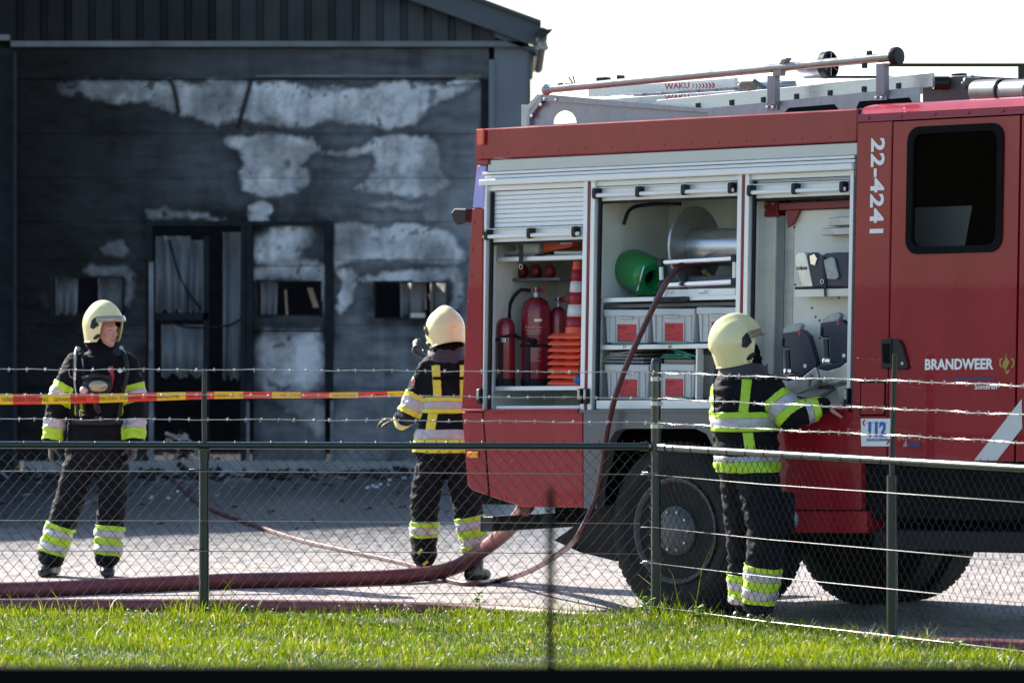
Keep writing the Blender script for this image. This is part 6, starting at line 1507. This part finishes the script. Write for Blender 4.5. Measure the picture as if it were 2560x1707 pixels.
# sleeve badge
q = P(1034, 953, -.05); MB().ell(q, (.012, .024, .034), 14, 10).build('sleeve_badge', M['white'], t, smooth=True)
MB().ell(q + Vector((-.003, -.006, -.002)), (.0115, .020, .024), 14, 10).build('badge_centre', mat('badge_orange', (.55, .16, .08), .6), t, smooth=True)
# folded collar of the jacket
collar(t, P, 1117, 902, .01, R(-8), tilt=.12)
for (a_, b_, c_, d_) in ((1045, 1372, 1055, 1384), (1058, 1402, 1070, 1412)):
    pa = P(a_, d_, -.075); pb = P(c_, b_, -.075); MB().tube([pa, pb], .010, 6, sx=.5).build('boot_mark', M['yellow'], t)

# ------------------------------------------------ right: reaching into the right locker
D3 = F / 425.6
base = W(1880, 1572, D3); base.z = 0
arms = {'arm_a': [(1922, 975, .05, .098), (1978, 1042, -.02, .085), (2056, 1016, .02, .056)], 'arm_b': [(1835, 965, .28, .09), (1905, 1040, .42, .075), (1995, 1020, .42, .06)]}
legs = {'leg_a': [(1895, 1200, -.02, .128), (1918, 1340, -.05, .115), (1898, 1505, .0, .098)], 'leg_b': [(1850, 1200, .12, .120), (1858, 1345, .16, .105), (1862, 1498, .22, .092)]}
torso = [(908, 1865, .08, .08, .10), (924, 1862, .11, .10, .10), (942, 1860, .16, .13, .10), (975, 1862, .20, .15, .10), (1030, 1862, .205, .155, .10), (1080, 1864, .20, .155, .10), (1130, 1866, .195, .155, .08), (1178, 1868, .188, .16, .06), (1190, 1868, .165, .14, .06)]
t, P, me, bn = person('firefighter seen from behind reaching into the right locker', base, D3, torso, R(28), arms, legs, [(1860, 905, .10, .108), (1858, 888, .10, .10)], .017, 23,
                      feet=(('leg_a', (.6, .8), 0), ('leg_b', (.5, .85), 0)))
a, b, c = bn['arm_a'][0][0], bn['arm_a'][0][1], bn['arm_a'][1][1]; kp = near(bn['arm_a'], others(bn, 'arm_a')); L1 = (b-a).length
limb_bands(me, t, a, b, [(L1*.30, L1*.50, 'lime'), (L1*.505, L1*.82, 'silver'), (L1*.825, L1*1.06, 'lime')], kp)
L2_ = (c-b).length; limb_bands(me, t, b, c, [(L2_*.42, L2_*.62, 'silver'), (L2_*.625, L2_*.86, 'lime')], kp)
kt = near(bn['torso'], others(bn, 'torso')); D_hem = near(bn['torso'] + bn['leg_a'] + bn['leg_b'], bn['arm_a'] + bn['arm_b'])
def tz(py): return P(0, py).z
for y1, y0, m_ in ((1030, 1044, 'lime'), (1044.4, 1066, 'silver'), (1066.4, 1078, 'lime'), (1140, 1154, 'silver'), (1154.4, 1180, 'lime')):
    band(me, t, 'reflective_band', M[m_], (0, 0, 0), up, tz(y0), tz(y1), kt if y1 < 1060 or D_hem is None else D_hem)
for (pa, pb, ya, yb_, sl) in ((1850, 1874, 1030, 946, -.12), (1768, 1786, 1030, 960, .0), (1858, 1884, 1141, 1078, .12)):
    x0 = P(pa, 1000).x; x1 = P(pb, 1000).x; zz = tz((ya+yb_)/2)
    band(me, t, 'reflective_band', M['lime'], (0, 0, 0), (1, 0, sl), x0 + sl*zz, x1 + sl*zz, (lambda ya, yb_: lambda p, n: kt(p, n) and n.y < .15 and tz(ya) < p.z < tz(yb_))(ya, yb_), .0035)
for nm, z0, spec in (('leg_a', .44, ((0, .03, 'lime'), (.031, .085, 'silver'), (.086, .14, 'lime'), (.141, .195, 'silver'), (.196, .225, 'lime'))), ('leg_b', .55, ((0, .04, 'lime'), (.041, .09, 'silver'), (.091, .14, 'lime'), (.141, .18, 'silver')))):
    b, c = bn[nm][1][0], bn[nm][1][1]; Lk = (c-b).length
    limb_bands(me, t, b, c, [(z0*Lk + u_, z0*Lk + v_, m_) for u_, v_, m_ in spec], near(bn[nm], others(bn, nm)))
helmet(t, P(1842, 858, .08), R(8), pitch=R(12), s=1.02)
face(t, P(1842, 858, .08) + Vector((.02, 0, -.05)), R(8), .95, R(4))
collar(t, P, 1860, 944, .10, R(28), rx=.125, ry=.12, h=.085, tilt=-.10)
hand('hand', t, P(2062, 1014, .03), (.97, .18, .02), (0, .3, -1), -1, M['skin'], .5, 1.05)
hand('hand', t, P(2002, 1019, .42), (.85, .45, .0), (0, .1, -1), 1, M['skin'], .45, 1.05)
# thigh pocket and pouch
MB().box(-.05, .05, -.06, .06, -.12, .12).build('thigh_pocket', M['suit'], t, bev=.02, seg=2).location = P(1965, 1280, .02)
MB().ell(P(1984, 1298, .0), (.03, .03, .05), 10, 8).build('pouch', M['int_m'], t, smooth=True)
# ================================================================== FENCE, HOSES, TAPE, FOREGROUND
fence = thing('chain_link_fence', 'dark green chain-link fence with barbed wire strands across the foreground', 'fence', (P2.x, P2.y, VZ - .02))
FO = Vector((P2.x, P2.y, VZ - .02))
DF = 28.40
def FP(x, y, z): return Vector((x, y, z)) - FO
def zf_(py): return H - (py - HY) / 437.0
XL0 = -3.4
def left_pt(px, z): return Vector(((px-1280)*DF/F, DF, z)) - FO
def right_pt(s, z): return Vector((P2.x + FD.x*s, P2.y + FD.y*s, z)) - FO
RL = (P3 - P2).length; RE = RL*1.9
ZR_ = 1.107
PL = left_pt(510, 0)
# posts
MB().tube([left_pt(510, 0), left_pt(510, 1.02)], .0285, 14).build('post', M['fence_green'], fence, smooth=40)
MB().tube([left_pt(510, 1.02), left_pt(510, 1.08)], .033, 14).build('post_sleeve', M['fence_green'], fence, smooth=40)
MB().tube(spline([left_pt(509, 1.06), left_pt(511, 1.14), left_pt(510, 1.30), left_pt(511.5, 1.545)], 5), .0145, 10).build('post_arm', M['fence_green'], fence, smooth=40)
MB().tube([left_pt(1640, 0), left_pt(1640, 1.565), left_pt(1640, 1.59)], [.0285, .0285, .027], 18).build('post', M['fence_green'], fence, smooth=40)
MB().lathe([(.030, 0), (.030, .03), (.022, .045), (0, .048)], left_pt(1640, 1.555), (0, 0, 1), 18).build('post_cap', M['fence_green'], fence, smooth=40)
MB().tube([right_pt(RL, 0), right_pt(RL, 1.02)], .0285, 14).build('post', M['fence_green'], fence, smooth=40)
MB().tube(spline([right_pt(RL, 1.0), right_pt(RL, 1.12), right_pt(RL + .01, 1.3), right_pt(RL + .03, 1.66)], 5), .0145, 10).build('post_arm', M['fence_green'], fence, smooth=40)
MB().tube([left_pt(-640, 0), left_pt(-640, 1.55)], .0285, 12).build('post', M['fence_green'], fence, smooth=40)
# top rails
MB().tube([FP(-5.2, DF, ZR_ + .006), left_pt(1610, ZR_ - .008)], .0205, 14).build('top_rail', M['fence_green'], fence, smooth=40)
MB().tube([right_pt(.07, ZR_ - .012), right_pt(RL*2.4, ZR_ - .005)], .0205, 14).build('top_rail', M['fence_green'], fence, smooth=40)
MB().tube([left_pt(1600, ZR_ - .008), left_pt(1622, ZR_ - .008)], .026, 14).build('rail_end', M['fence_green'], fence, smooth=40)
MB().tube([right_pt(.05, ZR_ - .012), right_pt(.13, ZR_ - .012)], .026, 14).build('rail_end', M['fence_green'], fence, smooth=40)
MB().tube([left_pt(1618, ZR_ - .006), left_pt(1665, ZR_ - .008)], .010, 8).build('rail_bolt', M['wire'], fence, smooth=40)
for z in (1.485, 1.345, 1.215):
    mb = MB(); mb.tube([left_pt(1640, z - .012), left_pt(1640, z + .012)], .0315, 14); mb.build('clamp', M['wire'], fence, smooth=40)
    MB().box(-.012, .012, -.04, -.028, -.008, .008).build('clamp_bolt', M['steel'], fence).location = left_pt(1652, z)
# rail ties
for k in range(14):
    p = left_pt(60 + 88*k, ZR_); MB().tube([p + Vector((.004*math.sin(k), math.cos(a)*.0225, math.sin(a)*.0225)) for a in np.linspace(0, 6.28, 12)], .0016, 4, caps=False).build('rail_tie', M['black'], fence)
for k in range(14):
    p = right_pt(.22 + .20*k, ZR_ - .011); MB().tube([p + OUT.to_3d()*math.cos(a)*.0225 + Vector((0, 0, math.sin(a)*.0225)) for a in np.linspace(0, 6.28, 12)], .0018, 4, caps=False).build('rail_tie', M['black'], fence)
# chain-link mesh: interlocked zigzag wires
def chain(name, at, length, pitch=.0333, half=.039, z0=.06, z1=1.088, r=.0019, nrm=Vector((0, 1, 0))):
    mb = MB(); n = int(length/pitch); rows = int((z1-z0)/half)
    for i in range(n+1):
        pts = []
        for k in range(rows+1):
            s = i*pitch + (pitch*.55 if (k + i) % 2 else -pitch*.55) + random.gauss(0, .0012)
            y = .0022 if (k + i) % 2 else -.0022
            c = at(s, z0 + k*half + random.gauss(0, .0008)); pts.append(c + nrm*y)
        mb.tube(pts, r, 4, caps=False)
        # knuckle tips over the rail
        if i % 2: mb.tube([at(i*pitch, z1), at(i*pitch + .004, z1 + .048)], r, 4)
    o = mb.build(name, M['wire_green'], fence); o['kind'] = 'stuff'; return o
chain('wire_mesh', lambda s, z: FP(XL0 + s, DF, z), P2.x - XL0 - .02)
chain('wire_mesh', lambda s, z: right_pt(.05 + s, z), RL*1.85, nrm=OUT.to_3d())
# plain tension wires
def strand(name, pts, r, m): return MB().tube(pts, r, 6).build(name, M[m], fence, smooth=True)
yo = Vector((0, -.033, 0)); yr = OUT.to_3d() * -.033
for z, r, m_ in ((.957, .0028, 'wire_white'), (.676, .0014, 'wire'), (.503, .0024, 'wire_white')):
    strand('tension_wire', [FP(-5, DF, z + .006) + yo, left_pt(510, z) + yo, left_pt(1080, z - .008) + yo, left_pt(1600, z - .016) + yo], r, m_)
for z, r, m_ in ((.940, .0026, 'wire_white'), (.640, .0022, 'wire_white'), (.435, .0026, 'wire_white'), (.19, .0016, 'wire')):
    strand('tension_wire', [left_pt(1600, z) + yo, right_pt(.03, z - .002) + yr, right_pt(RL*.5, z - .012) + yr, right_pt(RL, z - .010) + yr, right_pt(RL*2.4, z - .01) + yr], r, m_)
for px_, z in ((1612, .948), (1612, .44), (480, .965), (480, .512), ):
    q = left_pt(px_, z) + yo; mb = MB()
    for k in range(5): mb.tube([q + Vector((.006*k - .012, .006*math.cos(a), .006*math.sin(a))) for a in np.linspace(0, 6.28, 9)], .0022, 4, caps=False)
    mb.tube([q, left_pt(px_ + 30, z) + yo], .003, 5); mb.build('wire_knot', M['wire'] if px_ > 1000 else M['black'], fence)
# barbed wire: two twisted strands with barbs
def barbed(pts, seed):
    rnd = random.Random(seed); path = []; mb = MB()
    P_ = [Vector(p) for p in pts]; L = [0]
    for a, b in zip(P_, P_[1:]): L.append(L[-1] + (b-a).length)
    def at(s):
        for i in range(len(P_)-1):
            if s <= L[i+1] or i == len(P_)-2:
                t = (s-L[i])/(L[i+1]-L[i]); return P_[i].lerp(P_[i+1], t)
    tot = L[-1]; n = int(tot/.006); A = []; B = []
    for i in range(n+1):
        s = tot*i/n; c = at(s) + Vector((0, 0, .0025*math.sin(s*9 + seed) + .0012*math.sin(s*31))); a = s*2*math.pi/.034
        o = Vector((0, math.cos(a), math.sin(a)))*.0021; A.append(c + o); B.append(c - o)
    mb.tube(A, .0015, 4, caps=False); mb.tube(B, .0015, 4, caps=False)
    s = rnd.uniform(0, .08)
    while s < tot:
        c = at(s)
        for k in range(2):
            d = Vector((rnd.uniform(-.4, .4), rnd.uniform(-.5, .5), 1 if k else -1)).normalized(); e = Vector((.006*(k-.5), 0, 0))
            mb.tube([c + e - d*.013, c + e + d*.013], [.0010, .0014], 4)
        mb.tube([c + Vector((-.006, .004, 0)), c + Vector((.006, -.004, .001))], .0032, 5); s += rnd.uniform(.085, .115)
    o = mb.build('barbed_wire', M['wire'], fence); return o
for i, (za_, zb_) in enumerate(((1.542, 1.530), (1.397, 1.383), (1.258, 1.243))):
    yy = Vector((0, -.02, 0))
    barbed([FP(-5, DF, za_) + yy, left_pt(511, za_ - .004) + yy, left_pt(1000, za_ - .010) + yy, left_pt(1640, zb_ - .008) + Vector((0, -.034, 0)), right_pt(RL*.5, zb_ - .012) - OUT.to_3d()*.03, right_pt(RL, zb_ - .010) - OUT.to_3d()*.02, right_pt(RL*2.4, zb_ - .02)], i*3 + 1)

# ---------------------------------------------------------------- hoses
def gp(px, py, z=0.0):
    D = F * (H - z) / (py - HY); return W(px, py, D)
def hose(name, label, pts, r, m, rough=None, n=14, groove=False):
    path = spline(pts, 14); b = Vector((path[0].x, path[0].y, 0)); mb = MB()
    mb.tube([p - b for p in path], r, n); o = mb.build(name, M[m], None, smooth=True); o.location = b; return tag(o, label, 'hose')
zc = .05
xe, ze = TL(1318, 1262, .25); pe = TW(xe, .25, ze)
hose('suction_hose', 'thick dusty red hose running along the ground and up under the engine',
     [gp(-900, 1478, zc), gp(-300, 1478, zc), gp(60, 1473, zc), gp(300, 1463, zc), gp(560, 1452, zc), gp(800, 1447, zc), gp(1000, 1440, zc), gp(1130, 1420, .085), W(1215, 1368, 33.4), W(1275, 1318, 32.6), pe], .051, 'suction')
# burgundy hose: off the reel, over the guide roller, down, round to the building
rl = TL(1740, 662, .22); r2 = TL(1712, 664, .12); r3 = TL(1682, 684, .03); r4 = TL(1650, 735, -.04)
def tp(px, py, yl): q = TL(px, py, yl); return TW(q[0], yl, q[1])
hose('reel_hose', 'thin burgundy hose pulled off the reel and looping down to the ground',
     [tp(1748, 668, .30), tp(1728, 664, .20), tp(1705, 667, .12), tp(1680, 686, .03), tp(1650, 735, -.04), tp(1590, 860, -.08), tp(1545, 970, -.09), tp(1519, 1070, -.09), tp(1503, 1180, -.09), tp(1485, 1255, -.09), tp(1440, 1345, -.12), W(1380, 1395, 31.4), W(1310, 1432, 32.4), gp(1250, 1450, .02), gp(1190, 1458, .02), gp(1130, 1452, .02), gp(1085, 1432, .02), gp(1030, 1412, .02), gp(950, 1393, .02), gp(850, 1372, .02), gp(740, 1346, .02), gp(620, 1306, .02), gp(520, 1268, .02), gp(470, 1235, .02), gp(440, 1205, .02), gp(405, 1180, .03)], .0185, 'red_rubber_hose')
MB()
hose('layflat_hose', 'dark red hose lying along the grass edge behind the fence',
     [gp(-800, 1512, .04), gp(-100, 1512, .04), gp(200, 1512, .04), gp(560, 1513, .04), gp(900, 1517, .04), gp(1200, 1525, .04), gp(1450, 1542, .05), gp(1750, 1566, .05), gp(2050, 1590, .05), gp(2300, 1608, .05), gp(2560, 1616, .05), gp(2900, 1630, .05)], .040, 'suction')
c0 = tp(1757, 676, .30); d0 = tp(1775, 690, .34)
MB().lathe([(.014, 0), (.018, .008), (.018, .03), (.015, .035), (.016, .09), (0, .09)], (0, 0, 0), (d0 - c0), 12).build('hose_coupling', mat('brass_coupling', (.16, .13, .05), .35, .6), truck, smooth=30).location = TMX.inverted() @ c0

# ---------------------------------------------------------------- barrier tape
tape = thing('barrier_tape', 'red and yellow danger tape stretched in front of the left firefighter', 'tape', W(235, 990, 33.95))
TBs = Vector(tape.location)
def tape_pt(px, e):
    t = px / 1015.0; D = 33.9 + .35*t; yc = 997.5 - 14.0*t + 2.0*math.sin(t*9); hw = 13.5 - 6.5*min(1, t*1.25)
    tw = .25*math.sin(t*5)
    return W(px, yc + e*hw, D) + Vector((0, e*(.004 + .02*min(1, t*1.2)), 0)) - TBs
mb = MB(); n = 260; vv = []
for i in range(n+1):
    px_ = -400 + 1560*i/n
    for e in (-1, -.33, .33, 1): vv.append(tape_pt(px_, e) + Vector((0, .003*math.sin(px_*.05)*e, 0)))
fs, ms = [], []
for i in range(n):
    px_ = -400 + 1560*(i+.5)/n
    for j in range(3): fs.append((4*i+j, 4*i+4+j, 4*i+5+j, 4*i+1+j)); ms.append(int((px_ + 2000 - 16)//72) % 2)
mb.add(vv, fs); mb.m = ms
to = mb.build('tape_band', [mat('tape_red', (.75, .05, .02), .35), mat('tape_yellow', (.85, .55, .01), .35)], tape, smooth=True)
md = to.modifiers.new('thickness', 'SOLIDIFY'); md.thickness = .0006
px_ = -330
for k in range(10):
    for body, w_ in (('GEVARENZONE', 82), ('VERBODEN TOEGANG', 116)):
        if px_ > 980: break
        me = text_mesh(body, 1.0, M['black_ink'], ext=0.0); xs_ = [v.co.x for v in me.vertices]; wd = max(xs_)
        for v in me.vertices:
            u_ = px_ + v.co.x/wd*w_; v.co = tape_pt(u_, -v.co.y*1.15 + .12) + Vector((0, -.0025, 0))
        link(bpy.data.objects.new('lettering', me), tape); px_ += w_ + (20 if w_ == 82 else 14)

# ---------------------------------------------------------------- foreground railing, close to the camera
DR = 11.0
rail = thing('foreground_railing', 'blurred black railing with one upright rod at the bottom of the picture', 'railing', (0.06, DR, VZ - .02))
zt = H - (1664 - HY)*DR/F; xr = (1376 - 1280)*DR/F; b = Vector((0.06, DR, VZ - .02))
M['rail_black'] = mat('black_iron', (.003, .003, .0035), .9, spec=.1)
MB().box(-2.4, 2.4, -.02, .02, zt - .06 - b.z, zt - b.z).build('rail', M['rail_black'], rail, bev=.004)
zr = H - (1215 - HY)*DR/F
MB().tube([(xr - b.x, 0, 0), (xr - b.x, 0, zr - .03 - b.z), (xr - b.x, 0, zr - b.z)], [.0095, .009, .006], 10).build('rod', M['rail_black'], rail, smooth=40)
for x in (-1.9, 1.9): MB().box(x - .025, x + .025, -.025, .025, 0, zt + .05 - b.z).build('railing_post', M['rail_black'], rail, bev=.004)
MB().box(-2.4, 2.4, -.015, .015, .2, .25).build('rail', M['rail_black'], rail, bev=.004)
